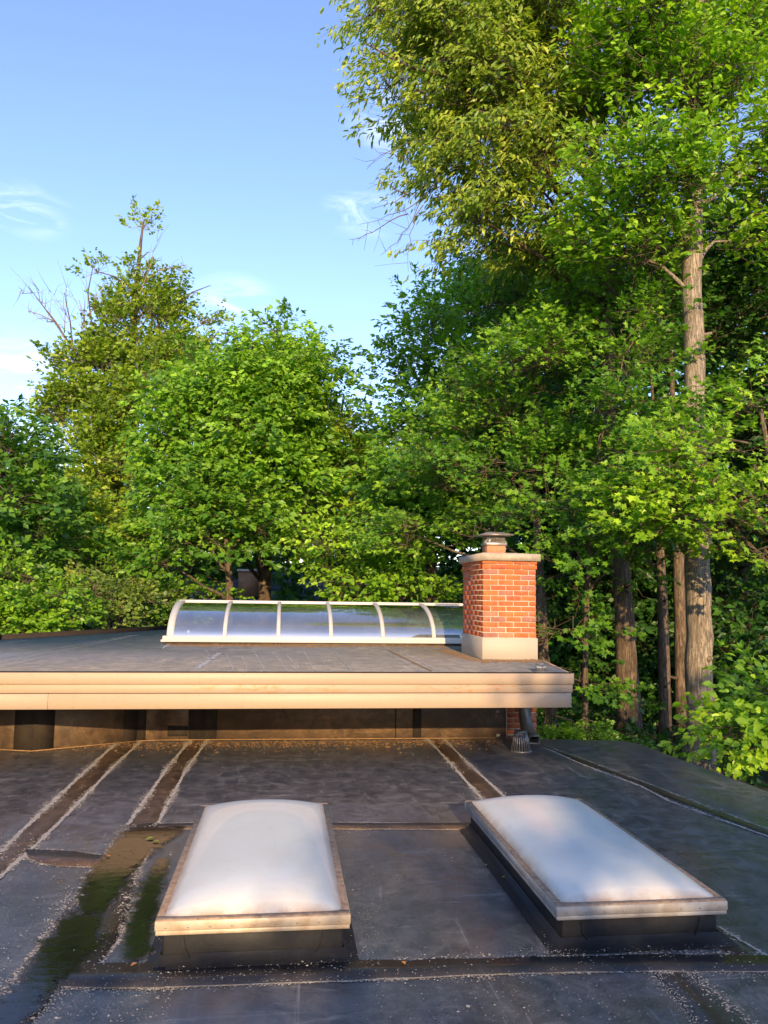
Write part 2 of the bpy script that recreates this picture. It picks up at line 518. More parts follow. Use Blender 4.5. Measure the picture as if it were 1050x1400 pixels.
class MB:
    def __init__(s):
        s.v, s.f, s.n = [], {}, 0

    def add(s, verts, faces):
        for f in faces:
            s.f.setdefault(len(f), []).append([i + s.n for i in f])
        s.v += [tuple(x) for x in verts]
        s.n += len(verts)

    def box(s, x0, x1, y0, y1, z0, z1, bev=0.0, rot=None):
        if bev <= 0:
            v = [(x, y, z) for z in (z0, z1) for y in (y0, y1) for x in (x0, x1)]
            f = [(0, 2, 3, 1), (4, 5, 7, 6), (0, 1, 5, 4), (2, 6, 7, 3), (0, 4, 6, 2), (1, 3, 7, 5)]
        else:
            b = min(bev, (x1 - x0) / 2.1, (y1 - y0) / 2.1, (z1 - z0) / 2.1)
            bm = bmesh.new()
            bmesh.ops.create_cube(bm, size=1)
            for q in bm.verts:
                q.co = Vector(((x0 + x1) / 2 + q.co.x * (x1 - x0), (y0 + y1) / 2 + q.co.y * (y1 - y0), (z0 + z1) / 2 + q.co.z * (z1 - z0)))
            bmesh.ops.bevel(bm, geom=bm.edges[:], offset=b, segments=1, affect='EDGES')
            bm.verts.ensure_lookup_table()
            bm.verts.index_update()
            v = [tuple(q.co) for q in bm.verts]
            f = [tuple(q.index for q in fc.verts) for fc in bm.faces]
            bm.free()
        if rot:
            v = [tuple(rot @ Vector(p)) for p in v]
        s.add(v, f)

    def prism(s, poly, z0, z1):
        n = len(poly)
        v = [(p[0], p[1], z0) for p in poly] + [(p[0], p[1], z1) for p in poly]
        f = [tuple(range(n - 1, -1, -1)), tuple(range(n, 2 * n))]
        f += [(i, (i + 1) % n, n + (i + 1) % n, n + i) for i in range(n)]
        s.add(v, f)

    def tube(s, pts, radii, k=8, cap=True, jitter=0.0):
        pts = [Vector(p) for p in pts]
        v, f = [], []
        prev = None
        for i, p in enumerate(pts):
            d = (pts[min(i + 1, len(pts) - 1)] - pts[max(i - 1, 0)]).normalized()
            if prev is None:
                a = d.orthogonal().normalized()
            else:
                a = (prev - d * prev.dot(d)).normalized()
            prev = a
            b = d.cross(a)
            for j in range(k):
                th = 2 * math.pi * j / k
                r = radii[i] * (1 + random.uniform(-jitter, jitter))
                v.append(p + (a * math.cos(th) + b * math.sin(th)) * r)
        for i in range(len(pts) - 1):
            for j in range(k):
                f.append((i * k + j, i * k + (j + 1) % k, (i + 1) * k + (j + 1) % k, (i + 1) * k + j))
        if cap:
            f.append(tuple(range(k - 1, -1, -1)))
            f.append(tuple(range((len(pts) - 1) * k, len(pts) * k)))
        s.add(v, f)

    def mesh(s, name, mat, smooth=False, off=(0, 0, 0)):
        v = np.array(s.v, float) - np.array(off, float)
        return mesh_np(name, v, [np.array(x) for x in s.f.values()], mat, smooth)

    def build(s, name, mat, parent=None, smooth=False, label=None, kind=None):
        off = rootloc(parent) if parent is not None else Vector((0, 0, 0))
        me = s.mesh(name, mat, smooth, off)
        o = bpy.data.objects.new(name, me)
        COL.objects.link(o)
        if parent is not None:
            o.parent = parent
        if label: o['label'] = label
        if kind: o['kind'] = kind
        return o


def box_obj(name, mat, parent, *b, bev=0.0, label=None):
    mb = MB()
    mb.box(*b, bev=bev)
    return mb.build(name, mat, parent, label=label)


# ------------------------------------------------------------------ terrain
GZ = -1.1
def terrain():
    n = 90
    xs = np.linspace(-150, 150, n)
    ys = np.linspace(-120, 260, n)
    X, Y = np.meshgrid(xs, ys)
    d = np.clip((np.hypot(X - 1, Y - 8) - 26) / 60, 0, 1)
    Z = GZ + 0.12 * np.sin(X * .6) * np.cos(Y * .5) + d * d * (6 + 1.2 * np.sin(X * .07 + 1) * np.cos(Y * .05))
    v = np.stack([X, Y, Z], -1).reshape(-1, 3)
    i = np.arange(n * n).reshape(n, n)
    q = np.stack([i[:-1, :-1], i[:-1, 1:], i[1:, 1:], i[1:, :-1]], -1).reshape(-1, 4)
    me = mesh_np('ground', v, [q], M['ground'], True)
    o = link('ground', me)
    o['kind'] = 'structure'
terrain()

# ------------------------------------------------------------------ lower roof
lower = [(-9, -4), (4.75, -4), (4.62, 1.5), (4.45, 4.5), (4.24, 6.6), (4.08, 8.75), (3.98, 9.0), (3.02, 9.15), (3.02, 10.6), (-9, 10.6)]
ROOF = thing('lower_roof', (0, 0, 0), None, None)
ROOF['kind'] = 'structure'
mb = MB()
n = len(lower)
rings = []
cx, cyy = -2.0, 4.0
def inset(p, d):
    v = Vector((p[0] - cx, p[1] - cyy)); L = v.length
    q = v * ((L - d) / L)
    return (q.x + cx, q.y + cyy)
ringspec = [(0.10, 0.0), (0.05, -0.004), (0.018, -0.02), (0.0, -0.05), (0.0, -0.18)]
verts = []
for dd, zz in ringspec:
    for p in lower:
        q = inset(p, dd)
        verts.append((q[0], q[1], zz))
faces = [tuple(range(n))]
for r in range(len(ringspec) - 1):
    for j in range(n):
        faces.append((r * n + j, (r + 1) * n + j, (r + 1) * n + (j + 1) % n, r * n + (j + 1) % n))
mb.add(verts, faces)
mb.build('membrane', M['epdm'], ROOF)
mb = MB()
mb.prism([inset(p, 0.06) for p in lower], GZ - 0.5, -0.13)
mb.build('wall', M['siding'], ROOF)


def strip_mesh(ptsA, ptsB, z, jit=0.0, sub=0.12):
    """ribbon between two pixel polylines laid on the roof plane"""
    A = [at(*p, z=0.0) for p in ptsA]
    B = [at(*p, z=0.0) for p in ptsB]
    def resample(P, m):
        P = np.array(P)
        s = np.concatenate([[0], np.cumsum(np.linalg.norm(np.diff(P, axis=0), axis=1))])
        u = np.linspace(0, s[-1], m)
        return np.stack([np.interp(u, s, P[:, k]) for k in range(3)], 1)
    L = max(np.linalg.norm(np.diff(np.array(A), axis=0), axis=1).sum(), 0.2)
    m = max(3, int(L / sub))
    a, b = resample(A, m), resample(B, m)
    a[:, :2] += RNG.normal(0, jit, (m, 2)); b[:, :2] += RNG.normal(0, jit, (m, 2))
    top = np.concatenate([a, b]); top[:, 2] = z
    return top, m


def tape(pa, pb, z=0.004, mat='tape', jit=0.004, parent=None, name='seam_tape', base=0.0):
    v, m = strip_mesh(pa, pb, z, jit)
    low = v.copy(); low[:, 2] = base + 0.0005
    i = np.arange(m - 1)
    top = np.stack([i, i + 1, i + 1 + m, i + m], 1)
    N = 2 * m
    sA = np.stack([i, i + N, i + 1 + N, i + 1], 1)
    sB = np.stack([i + m, i + m + 1, i + m + 1 + N, i + m + N], 1)
    me = mesh_np(name, np.concatenate([v, low]), [top, sA, sB], M[mat])
    return link(name, me, parent or ROOF)


OCT = np.array([(1, 0, 0), (0, 1, 0), (-1, 0, 0), (0, -1, 0), (0, 0, .8), (0, 0, -.3)], float)
OCTF = np.array([(0, 1, 4), (1, 2, 4), (2, 3, 4), (3, 0, 4)])
def pebbles(name, P, size, mat, parent, label=None):
    n = len(P)
    sc = size * RNG.lognormal(0, 0.45, n)
    th = RNG.uniform(0, 6.28, n)
    c, s = np.cos(th), np.sin(th)
    an = RNG.uniform(0.6, 1.5, n)
    x = OCT[None, :, 0] * (sc * an)[:, None]; y = OCT[None, :, 1] * (sc / an)[:, None]; z = OCT[None, :, 2] * (sc * .6)[:, None]
    V = np.stack([x * c[:, None] - y * s[:, None] + P[:, 0:1], x * s[:, None] + y * c[:, None] + P[:, 1:2], z + P[:, 2:3]], -1).reshape(-1, 3)
    Fc = (OCTF[None] + (np.arange(n) * 6)[:, None, None]).reshape(-1, 3)
    me = mesh_np(name, V, [Fc], M[mat])
    o = link(name, me, parent)
    o['kind'] = 'stuff'
    return o


GRITLINES = []
def grit_line(pix, n_per_m=420, width=0.022, z=0.004, size=0.0042):
    P = np.array([at(*p, z=0.0) for p in pix])
    seg = np.linalg.norm(np.diff(P, axis=0), axis=1)
    L = seg.sum()
    n = int(L * n_per_m)
    u = RNG.uniform(0, L, n)
    s = np.concatenate([[0], np.cumsum(seg)])
    X = np.interp(u, s, P[:, 0]); Y = np.interp(u, s, P[:, 1])
    clump = 0.55 + 0.45 * np.sin(u * 9.0 + RNG.uniform(0, 6)) * np.sin(u * 23.0)
    keep = RNG.uniform(0, 1, n) < clump + 0.25
    w = width * (0.7 + 0.5 * np.sin(u * 5 + 1))
    X = X + RNG.normal(0, w); Y = Y + RNG.normal(0, w)
    GRITLINES.append(np.stack([X, Y, np.full(n, z)], 1)[keep])


# beads of residue: thin crusty ribbon under each grit line
def bead(pix, w=0.03, mat='grit', z=0.0055):
    a, b = [], []
    P = [at(*p, z=0.0) for p in pix]
    Q = []
    for i in range(len(P) - 1):
        m = max(2, int(np.linalg.norm(P[i + 1] - P[i]) / 0.035))
        Q += [P[i] + (P[i + 1] - P[i]) * t / m for t in range(m)]
    Q.append(P[-1])
    Q = np.array(Q)
    T = np.gradient(Q, axis=0); T /= np.linalg.norm(T, axis=1)[:, None]
    Nn = np.stack([-T[:, 1], T[:, 0], 0 * T[:, 0]], 1)
    ww = w * RNG.uniform(0.25, 1.0, len(Q)) * 0.5
    w2 = w * RNG.uniform(0.25, 1.0, len(Q)) * 0.5
    A = Q + Nn * ww[:, None]; B = Q - Nn * w2[:, None]
    V = np.concatenate([A, B]); V[:, 2] = z
    m = len(Q)
    i = np.arange(m - 1)
    keep = RNG.uniform(0, 1, m - 1) < 0.9
    f = np.stack([i, i + 1, i + 1 + m, i + m], 1)[keep]
    me = mesh_np('sealant_bead', V, [f], M[mat])
    link('sealant_bead', me, ROOF)


S1a = [(163, 1013), (120, 1052), (60, 1108), (0, 1166), (-60, 1222)]
S1b = [(197, 1010), (158, 1046), (100, 1106), (50, 1155), (0, 1200), (-60, 1256)]
S2a = [(262, 1011), (232, 1046), (175, 1128), (163, 1148), (118, 1200), (90, 1242), (55, 1290), (0, 1365)]
S2b = [(285, 1010), (255, 1052), (216, 1126), (213, 1150), (190, 1192), (165, 1285), (135, 1322), (80, 1352), (40, 1402)]
tape(S1a, S1b, mat='tape')
tape(S2a[:3], S2b[:3], mat='tape')
tape(S2a[2:], S2b[2:], mat='tape_dark')
S3a = [(584, 1011), (612, 1040), (658, 1092), (700, 1140)]
S3b = [(607, 1011), (640, 1044), (690, 1090), (735, 1135)]
tape(S3a, S3b, mat='tape')
S4a = [(742, 1022), (797, 1046), (875, 1075), (915, 1096), (1060, 1148)]
S4b = [(742, 1019), (805, 1041), (900, 1077), (935, 1091), (1060, 1138)]
tape(S4a, S4b, mat='tape_dark')
H1a = [(216, 1127), (275, 1126), (460, 1126), (650, 1126)]
H1b = [(212, 1135), (275, 1134), (460, 1134), (650, 1135)]
tape(H1a, H1b, z=0.007, mat='tape', base=0.0)
H2a = [(200, 1318), (480, 1316), (765, 1309), (900, 1306), (1060, 1308)]
H2b = [(195, 1352), (480, 1342), (700, 1332), (880, 1329), (1060, 1330)]
tape(H2a, H2b, z=0.007, mat='tape_dark')
H0a = [(35, 1163), (55, 1162), (100, 1166), (165, 1172)]
H0b = [(38, 1172), (60, 1183), (110, 1186), (160, 1183)]
tape(H0a, H0b, z=0.0065, mat='tape', jit=.008)
H3a = [(82, 1320), (225, 1320)]
H3b = [(80, 1350), (222, 1352)]
tape(H3a, H3b, z=0.010, mat='tape_dark')
D1a = [(892, 1331), (925, 1366), (955, 1402)]
D1b = [(945, 1331), (985, 1366), (1030, 1402)]
tape(D1a, D1b, z=0.004, mat='tape_dark')
D2a = [(983, 1268), (1015, 1288), (1055, 1312)]
D2b = [(975, 1290), (1000, 1304), (1020, 1312)]
tape(D2a, D2b, z=0.004, mat='tape_dark')
for ln, k, w in ((S1a, 1.0, .05), (S1b, 1.0, .04), (S2a[:3], 1, .04), (S2b[:3], 1, .035), (S3a, .8, .04), (S3b, .8, .035)):
    bead(ln, w)
    grit_line(ln, 1500 * k, w * 0.5)
for ln, k, w in ((S2a[2:], 1, .05), (S2b[2:], 1, .04), (S4a, .9, .035), (S4b, .5, .02), (H1a, .7, .02), (H1b, .5, .015),
                 (H2a, .6, .03), (H2b, .9, .028), (H0a, .9, .02), (H0b, .9, .02), (H3a, .8, .02), (H3b, .9, .02),
                 (D1a, .8, .03), (D1b, .8, .03), (D2a, .8, .02)):
    grit_line(ln, 1100 * k, w * 0.7)
bead(S4a, .03); bead(H1a, .012); bead(H1b, .010); bead(H2b, .012); bead(D2a, 0.02)
# loose specks over the wet corner, round the skylight curbs and thinly everywhere
def scatter_px(n, x0, x1, y0, y1):
    px = RNG.uniform(x0, x1, n); py = RNG.uniform(y0, y1, n)
    return np.array([at(a, b, z=0.0) for a, b in zip(px, py)])
loose = [scatter_px(2400, -20, 235, 1135, 1400), scatter_px(700, 470, 1040, 1296, 1400), scatter_px(260, 690, 1000, 1292, 1312),
         scatter_px(500, 455, 520, 1120, 1330), scatter_px(250, 740, 790, 1240, 1310), scatter_px(350, 215, 480, 1310, 1345)]
wide = np.stack([RNG.uniform(-6, 4, 1100), RNG.uniform(2.6, 9.0, 1100), np.zeros(1100)], 1)
wide = wide[wide[:, 0] < 4.0]
pebbles('roof_grit', np.concatenate(GRITLINES), 0.0026, 'grit', ROOF)
pebbles('loose_specks', np.concatenate(loose + [wide]) + np.array([0, 0, 0.0095]), 0.0021, 'grit', ROOF)
dirtp = np.stack([RNG.uniform(-4.5, 2.9, 5200), 9.08 - np.abs(RNG.normal(0, 0.22, 5200)), np.full(5200, 0.003)], 1)
pebbles('sun_glow_dirt', dirtp, 0.007, 'dirt', ROOF)  # dirt along the wall foot, also carrying the orange sun glow there

# standing water along the left seams: irregular pools
def puddle(pix, z, label):
    P = np.array([at(*p, z=0.0) for p in pix])
    Q = []
    for i in range(len(P)):
        a, b = P[i], P[(i + 1) % len(P)]
        m = max(2, int(np.linalg.norm(b - a) / 0.03))
        for t in range(m):
            Q.append(a + (b - a) * t / m)
    Q = np.array(Q)
    for _ in range(3):
        Q = (np.roll(Q, 1, 0) + Q * 2 + np.roll(Q, -1, 0)) / 4
    Q[:, :2] += RNG.normal(0, 0.007, (len(Q), 2))
    c = Q.mean(0); c[2] = z
    Q = (Q - c)[:, :2]
    h = .018
    gx = np.arange(Q[:, 0].min() - h, Q[:, 0].max() + 2 * h, h); gy = np.arange(Q[:, 1].min() - h, Q[:, 1].max() + 2 * h, h)
    GX_, GY_ = np.meshgrid(gx, gy)
    pt = np.stack([GX_.ravel(), GY_.ravel()], 1)
    A, B = Q, np.roll(Q, -1, 0)
    AB = B - A
    t_ = np.clip(((pt[:, None] - A[None]) * AB[None]).sum(2) / (AB ** 2).sum(1)[None], 0, 1)
    dist = np.linalg.norm(pt[:, None] - (A[None] + t_[..., None] * AB[None]), axis=2).min(1)
    cr = ((A[None, :, 1] > pt[:, None, 1]) != (B[None, :, 1] > pt[:, None, 1])) & (pt[:, None, 0] < (B[None, :, 0] - A[None, :, 0]) * (pt[:, None, 1] - A[None, :, 1]) / (B[None, :, 1] - A[None, :, 1] + 1e-12) + A[None, :, 0])
    inside = cr.sum(1) % 2 == 1
    sd = np.where(inside, dist, -dist)
    ids = np.arange(len(pt)).reshape(GX_.shape)
    qd = np.stack([ids[:-1, :-1], ids[:-1, 1:], ids[1:, 1:], ids[1:, :-1]], -1).reshape(-1, 4)
    qd = qd[(sd[qd] > -h).all(1)]
    used_, inv = np.unique(qd, return_inverse=True)
    V = np.concatenate([pt[used_], np.zeros((len(used_), 1))], 1)
    me = mesh_np('puddle', V, [inv.reshape(-1, 4)], M['water'], True, np.clip(sd[used_] / .09, -.3, 1))
    o = bpy.data.objects.new('puddle', me)
    o.location = c
    COL.objects.link(o)
    props(o, label, 'puddle', 'puddles left along the wet roof seams')
puddle([(166, 1134), (215, 1130), (264, 1130), (244, 1150), (216, 1168), (196, 1190), (176, 1216), (158, 1244), (128, 1266), (92, 1248), (104, 1208), (128, 1176), (148, 1152)], 0.0115,
       'long dark puddle left of the domed skylight, reflecting tree and sky')
puddle([(88, 1244), (156, 1252), (150, 1290), (124, 1318), (104, 1340), (84, 1360), (60, 1390), (24, 1420), (-40, 1420), (-16, 1372), (22, 1336), (40, 1296), (66, 1270)], 0.0118,
       'wide blue-reflecting puddle in the near left corner of the roof')
puddle([(206, 1176), (244, 1162), (232, 1215), (222, 1262), (214, 1316), (160, 1322), (156, 1288), (180, 1215)], 0.0121,
       'narrow puddle between the seam and the side of the domed skylight')

# ------------------------------------------------------------------ wall below the fascia
WALL = thing('roof_step_wall', (0, 9.2, 0), 'dirty brown rubber-clad step wall under the cream fascia', 'wall')
poly = [(-6.5, 8.85), (-2.95, 8.75), (-2.50, 8.62), (-1.56, 9.12), (-1.30, 9.17), (-0.86, 9.17), (2.60, 9.13)]
def wall_seg(a, b, name, mat, th=0.10, z0=0.0, z1=0.60, lift=0.0, parent=WALL):
    a, b = Vector((*a, 0)), Vector((*b, 0))
    d = (b - a).normalized(); nn = Vector((-d.y, d.x, 0))
    if nn.y < 0: nn = -nn
    p = [a - nn * lift, b - nn * lift, b + nn * th, a + nn * th]
    m = MB(); m.prism([(q.x, q.y) for q in p], z0, z1)
    return m.build(name, M[mat], parent)
for i in range(len(poly) - 1):
    wall_seg(poly[i], poly[i + 1], 'wall_panel', 'epdm_wall', 0.10 + 0.002 * i, z1=0.60 + 0.003 * i)
def lerp(a, b, t): return (a[0] + (b[0] - a[0]) * t, a[1] + (b[1] - a[1]) * t)
# dark patches folded round the corners
def patch(a, b, z0, z1, lift=0.004):
    wall_seg(a, b, 'corner_patch', 'epdm_patch', 0.003, z0, z1, lift)
patch(lerp(poly[2], poly[1], .45), poly[2], 0.012, 0.59); patch(poly[2], lerp(poly[2], poly[3], .19), 0.012, 0.59)
patch(lerp(poly[3], poly[2], .14), poly[3], 0.01, 0.59); patch(poly[3], lerp(poly[3], poly[4], .35), 0.01, 0.59)
patch(lerp(poly[5], poly[4], .35), poly[5], 0.012, 0.59); patch(poly[5], lerp(poly[5], poly[6], .045), 0.012, 0.59, .005)
patch((-1.24, 9.17), (-1.02, 9.17), 0.05, 0.16); patch((1.50, 9.14), (1.60, 9.139), 0.0, 0.59)
wall_seg((1.30, 9.141), (1.31, 9.141), 'wall_lap', 'epdm_patch', 0.003, 0.0, 0.6, 0.006)
# cove of membrane at the foot, with a pale caulk line
for i in range(len(poly) - 1):
    a, b = poly[i], poly[i + 1]
    m = MB(); m.tube([(a[0], a[1] - 0.012, 0.012), (b[0], b[1] - 0.012, 0.012)], [0.005, 0.005], 6)
    m.build('caulk_line', M['dirt'], WALL)
m = MB(); m.tube([(2.598, 9.12, 0.0), (2.598, 9.12, 0.6)], [0.008, 0.008], 6); m.build('corner_trim', M['flashing'], WALL)
for dx, dz, s_ in ((2.49, .31, .018), (2.50, .04, .022), (2.475, .26, .01)):
    m = MB(); m.box(dx - s_, dx + s_, 9.112, 9.128, dz - s_ * .7, dz + s_ * .7, bev=0.004); m.build('caulk_dab', M['grit'], WALL)

# ------------------------------------------------------------------ upper roof
ZU = 0.885
UR = thing('upper_roof', (0, 0, 0), None, None); UR['kind'] = 'structure'
up = [(-7.2, 7.70), (2.845, 7.70), (3.07, 9.20), (3.07, 17.4), (-1.7, 17.4), (-2.25, 16.35), (-4.2, 12.65), (-7.2, 7.72)]
up = up[:-1]
m = MB(); m.prism(up, 0.62, ZU); m.build('membrane', M['epdm_up'], UR)
m = MB(); m.prism([(-7.1, 7.75), (2.82, 7.75), (3.0, 9.12), (-7.1, 9.12)], 0.603, 0.619); m.build('soffit', M['soffit'], UR)
m = MB(); m.prism([(-3.6, 10.7), (2.9, 10.7), (2.9, 17.2), (-1.6, 17.2), (-3.9, 12.8)], GZ - .3, 0.60); m.build('wall', M['siding'], UR)
# raised edge along the far-left side
def edge(a, b, h=0.07, w=0.09):
    a, b = Vector((*a, 0)), Vector((*b, 0)); d = (b - a).normalized(); nn = Vector((-d.y, d.x, 0))
    p = [a, b, b + nn * w, a + nn * w]
    q = MB(); q.prism([(c.x, c.y) for c in p], 0.6, ZU + h); q.build('raised_edge', M['epdm_patch'], UR)
edge((-7.2, 7.7), (-4.2, 12.65)); edge((-4.2, 12.65), (-2.25, 16.35)); edge((-2.25, 16.35), (-1.7, 17.4)); edge((-1.7, 17.4), (3.07, 17.4))
edge((3.04, 10.5), (3.04, 17.4), 0.02, 0.02)
# pale seam marks
def mark(pa, pb, wd=0.02, mat='chalk', z=ZU + 0.003):
    a, b = at(*pa, z=ZU), at(*pb, z=ZU)
    L = np.linalg.norm(b - a); k = max(3, int(L / 0.05))
    T = (b - a) / L; Nn = np.array([-T[1], T[0], 0])
    Q = a + (b - a) * np.linspace(0, 1, k)[:, None]
    A = Q + Nn * (wd * RNG.uniform(.2, 1, k) * .5)[:, None]; B = Q - Nn * (wd * RNG.uniform(.2, 1, k) * .5)[:, None]
    V = np.concatenate([A, B]); V[:, 2] = z
    i = np.arange(k - 1)
    f = np.stack([i, i + 1, i + 1 + k, i + k], 1)
    f = f[RNG.uniform(0, 1, k - 1) < 0.85]
    link('seam_mark', mesh_np('seam_mark', V, [f], M[mat]), UR)
mark((-10, 909), (190, 868), .03); mark((-10, 902), (180, 869), .025); mark((0, 914), (70, 897), .02); mark((0, 880), (35, 876), .03)
mark((205, 887), (250, 883), .03); mark((232, 880), (222, 887), .04)
for x in range(300, 480, 22):
    mark((x + RNG.uniform(-5, 5), 917), (x - 16 + RNG.uniform(-5, 5), 892 + RNG.uniform(-4, 8)), .016)
mark((268, 915), (300, 893), .10, 'chalk'); mark((280, 905), (470, 903), .012); mark((250, 897), (500, 895), .010)
mark((590, 918), (530, 889), .045, 'dirt', ZU + .0045); mark((600, 918), (545, 889), .03); mark((575, 918), (522, 889), .02)
mark((600, 893), (640, 906), .02); mark((620, 910), (650, 915), .02); mark((560, 893), (625, 897), .012)
mark((735, 906), (783, 917), .03, 'dirt')
for _ in range(26):
    x, y = RNG.uniform(0, 620), RNG.uniform(888, 916)
    mark((x, y), (x + RNG.uniform(12, 60), y + RNG.uniform(-3, 3)), .010, 'chalk', ZU + .002)
dp = []
for x0, x1, n_ in ((-1.3, 0.8, 1500), (-1.6, 2.4, 900)):
    dp.append(np.stack([RNG.uniform(x0, x1, n_), 11.68 - np.abs(RNG.normal(0, .16, n_)), np.full(n_, ZU + .002)], 1))
dp.append(np.stack([RNG.uniform(2.2, 3.0, 900), 9.28 - np.abs(RNG.normal(0, .12, 900)), np.full(900, ZU + .002)], 1))
dp.append(np.stack([2.28 - np.abs(RNG.normal(0, .08, 500)), RNG.uniform(9.3, 11, 500), np.full(500, ZU + .002)], 1))
pebbles('gathered_dirt', np.concatenate(dp), 0.011, 'dirt', UR)

# fascia of three boards with a return at the end
FA = thing('fascia', (0, 7.66, 0.7), 'cream painted three-board fascia across the front of the upper roof', 'fascia')
for x0, x1 in ((-7.2, -4.2), (-4.199, 2.868)):
    box_obj('top_board', M['paint'], FA, x0, x1, 7.645, 7.70, 0.787, 0.892, bev=0.004)
    box_obj('middle_board', M['paint_peel'], FA, x0, x1 if x1 < 0 else 2.858, 7.662, 7.701, 0.705, 0.789, bev=0.003, label='middle fascia board with peeling paint')
for x0, x1 in ((-7.2, -2.11), (-2.109, 2.842)):
    box_obj('bottom_board', M['paint'], FA, x0, x1, 7.652, 7.69, 0.560, 0.700, bev=0.004)
nail = MB(); nail.tube([(0, -.0012, 0), (0, .0015, 0)], [.004, .004], 8)
nail_me = nail.mesh('nail', M['galv'])
for i in range(26):
    xn = -6.9 + i * .385 + random.uniform(-.02, .02)
    for zn, yn in ((.81, 7.6445), (.87, 7.6445), (.58, 7.6515), (.68, 7.6515)):
        if xn < 2.80: link('nail', nail_me, FA, (xn, yn, zn + random.uniform(-.004, .004)))
box_obj('drip_edge', M['epdm_patch'], FA, -7.2, 2.870, 7.650, 7.72, 0.8925, 0.8975)
for (xo, z0_, z1_) in ((0.0, .71, .888), (-.02, .562, .708)):
    q = MB(); q.prism([(2.846 + xo, 7.703), (2.868 + xo, 7.703), (3.095 + xo, 9.2), (3.095 + xo, 10.4), (3.072 + xo, 10.4), (3.072 + xo, 9.2)], z0_, z1_); q.build('end_board', M['paint'], FA)

# ------------------------------------------------------------------ domed skylights
def skylight(x, y, W, L, cin, label, rimmat, zt=0.20, rh=0.062):
    t = thing('domed_skylight', (x + W / 2, y + L / 2, 0), label, 'skylight', 'domed skylights on the lower roof')
    x1, y1 = x + W, y + L
    c0 = (x + cin, x1 - cin, y + cin, y1 - cin)
    q = MB(); q.box(c0[0], c0[1], c0[2], c0[3], 0.0, zt - rh + 0.01, bev=0.012); q.build('curb', M['epdm_curb'], t)
    # membrane apron turned up round the curb
    ap = MB()
    r = [(0.07, 0.005), (0.035, 0.009), (0.015, 0.022), (0.004, 0.05)]
    vs, fs = [], []
    for d, z in r:
        vs += [(c0[0] - d, c0[2] - d, z), (c0[1] + d, c0[2] - d, z), (c0[1] + d, c0[3] + d, z), (c0[0] - d, c0[3] + d, z)]
    for k in range(3):
        for j in range(4):
            fs.append((k * 4 + j, k * 4 + (j + 1) % 4, (k + 1) * 4 + (j + 1) % 4, (k + 1) * 4 + j))
    ap.add(vs, fs); ap.build('apron', M['epdm_curb'], t)
    # folded flaps at the near corners and a crease tube
    for sx, e in ((c0[0], 1), (c0[1], -1)):
        q = MB(); y_ = c0[2] - .0035
        q = MB(); q.tube([(sx + .13 * e, y_ - .002, .03), (sx + .10 * e, y_ - .004, .07), (sx + .095 * e, y_ - .002, .12)], [.005, .004, .002], 6); q.build('fold', M['epdm_curb'], t)
    # rim: outer vertical flange in two steps, four sides each
    for (a, b, c, d) in ((x, x1, y, y + .03), (x, x1, y1 - .03, y1), (x, x + .03, y + .0302, y1 - .0302), (x1 - .03, x1, y + .0302, y1 - .0302)):
        box_obj('rim_side', M[rimmat], t, a, b, c, d, zt - rh * .68, zt, bev=.0025)
        box_obj('rim_lip', M[rimmat], t, a + .004, b - .004, c + .004, d - .0005, zt - rh, zt - rh * .69, bev=.002)
    # top flange (stained)
    fl = 0.045
    for (a, b, c, d) in ((x + .003, x1 - .003, y + .003, y + fl), (x + .003, x1 - .003, y1 - fl, y1 - .003), (x + .003, x + fl, y + fl + .0002, y1 - fl - .0002), (x1 - fl, x1 - .003, y + fl + .0002, y1 - fl - .0002)):
        box_obj('top_flange', M['rim_rust'], t, a, b, c, d, zt - .004, zt + .006, bev=.002)
    for k in range(9):
        for yy in (y - .002,):
            q = MB(); xx = x + W * (k + .5) / 9
            q.box(xx - .004, xx + .004, yy, yy + .004, zt - rh * .5, zt - rh * .5 + .008, bev=.001); q.build('screw', M['galv'], t)
    # dome
    nx, ny = 40, 60
    u = np.linspace(0, 1, nx); v = np.linspace(0, 1, ny)
    U, V = np.meshgrid(u, v)
    ex, ey = np.minimum(U, 1 - U) * (W - .07), np.minimum(V, 1 - V) * (L - .07)
    R1, R2 = 0.34, 0.34
    fx = np.clip(1 - np.abs(2 * U - 1) ** 2.3, 0, 1) ** .72; fy = np.clip(1 - np.abs(2 * V - 1) ** 6.0, 0, 1) ** .6
    Z = zt + .005 + 0.092 * fx * fy 
    X = x + .035 + U * (W - .07); Y = y + .035 + V * (L - .07)
    P = np.stack([X, Y, Z], -1).reshape(-1, 3) - np.array(rootloc(t))
    i = np.arange(nx * ny).reshape(ny, nx)
    qd = np.stack([i[:-1, :-1], i[:-1, 1:], i[1:, 1:], i[1:, :-1]], -1).reshape(-1, 4)
    tint = np.minimum(ex, ey).ravel() / 0.5
    me = mesh_np('dome', P, [qd], M['dome'], True, tint)
    o = bpy.data.objects.new('dome', me); COL.objects.link(o); o.parent = t
    return t
M['rim_sun_tint'] = mat_simple('sun_tinted_rim', (0.52, 0.45, 0.34), 0.5, 0.2, 0.3, 14, (0.38, 0.27, 0.17))  # tan in the rim colour stands for low sunlight on it
skylight(-0.527, 3.741, 0.866, 1.93, 0.03, 'milky domed skylight with rim tinted tan for sunlight, beside the wet puddled seams', 'rim_sun_tint')
skylight(1.306, 3.742, 0.855, 1.92, 0.035, 'milky domed skylight with grey metal rim, nearer the roof edge and trees', 'rim')

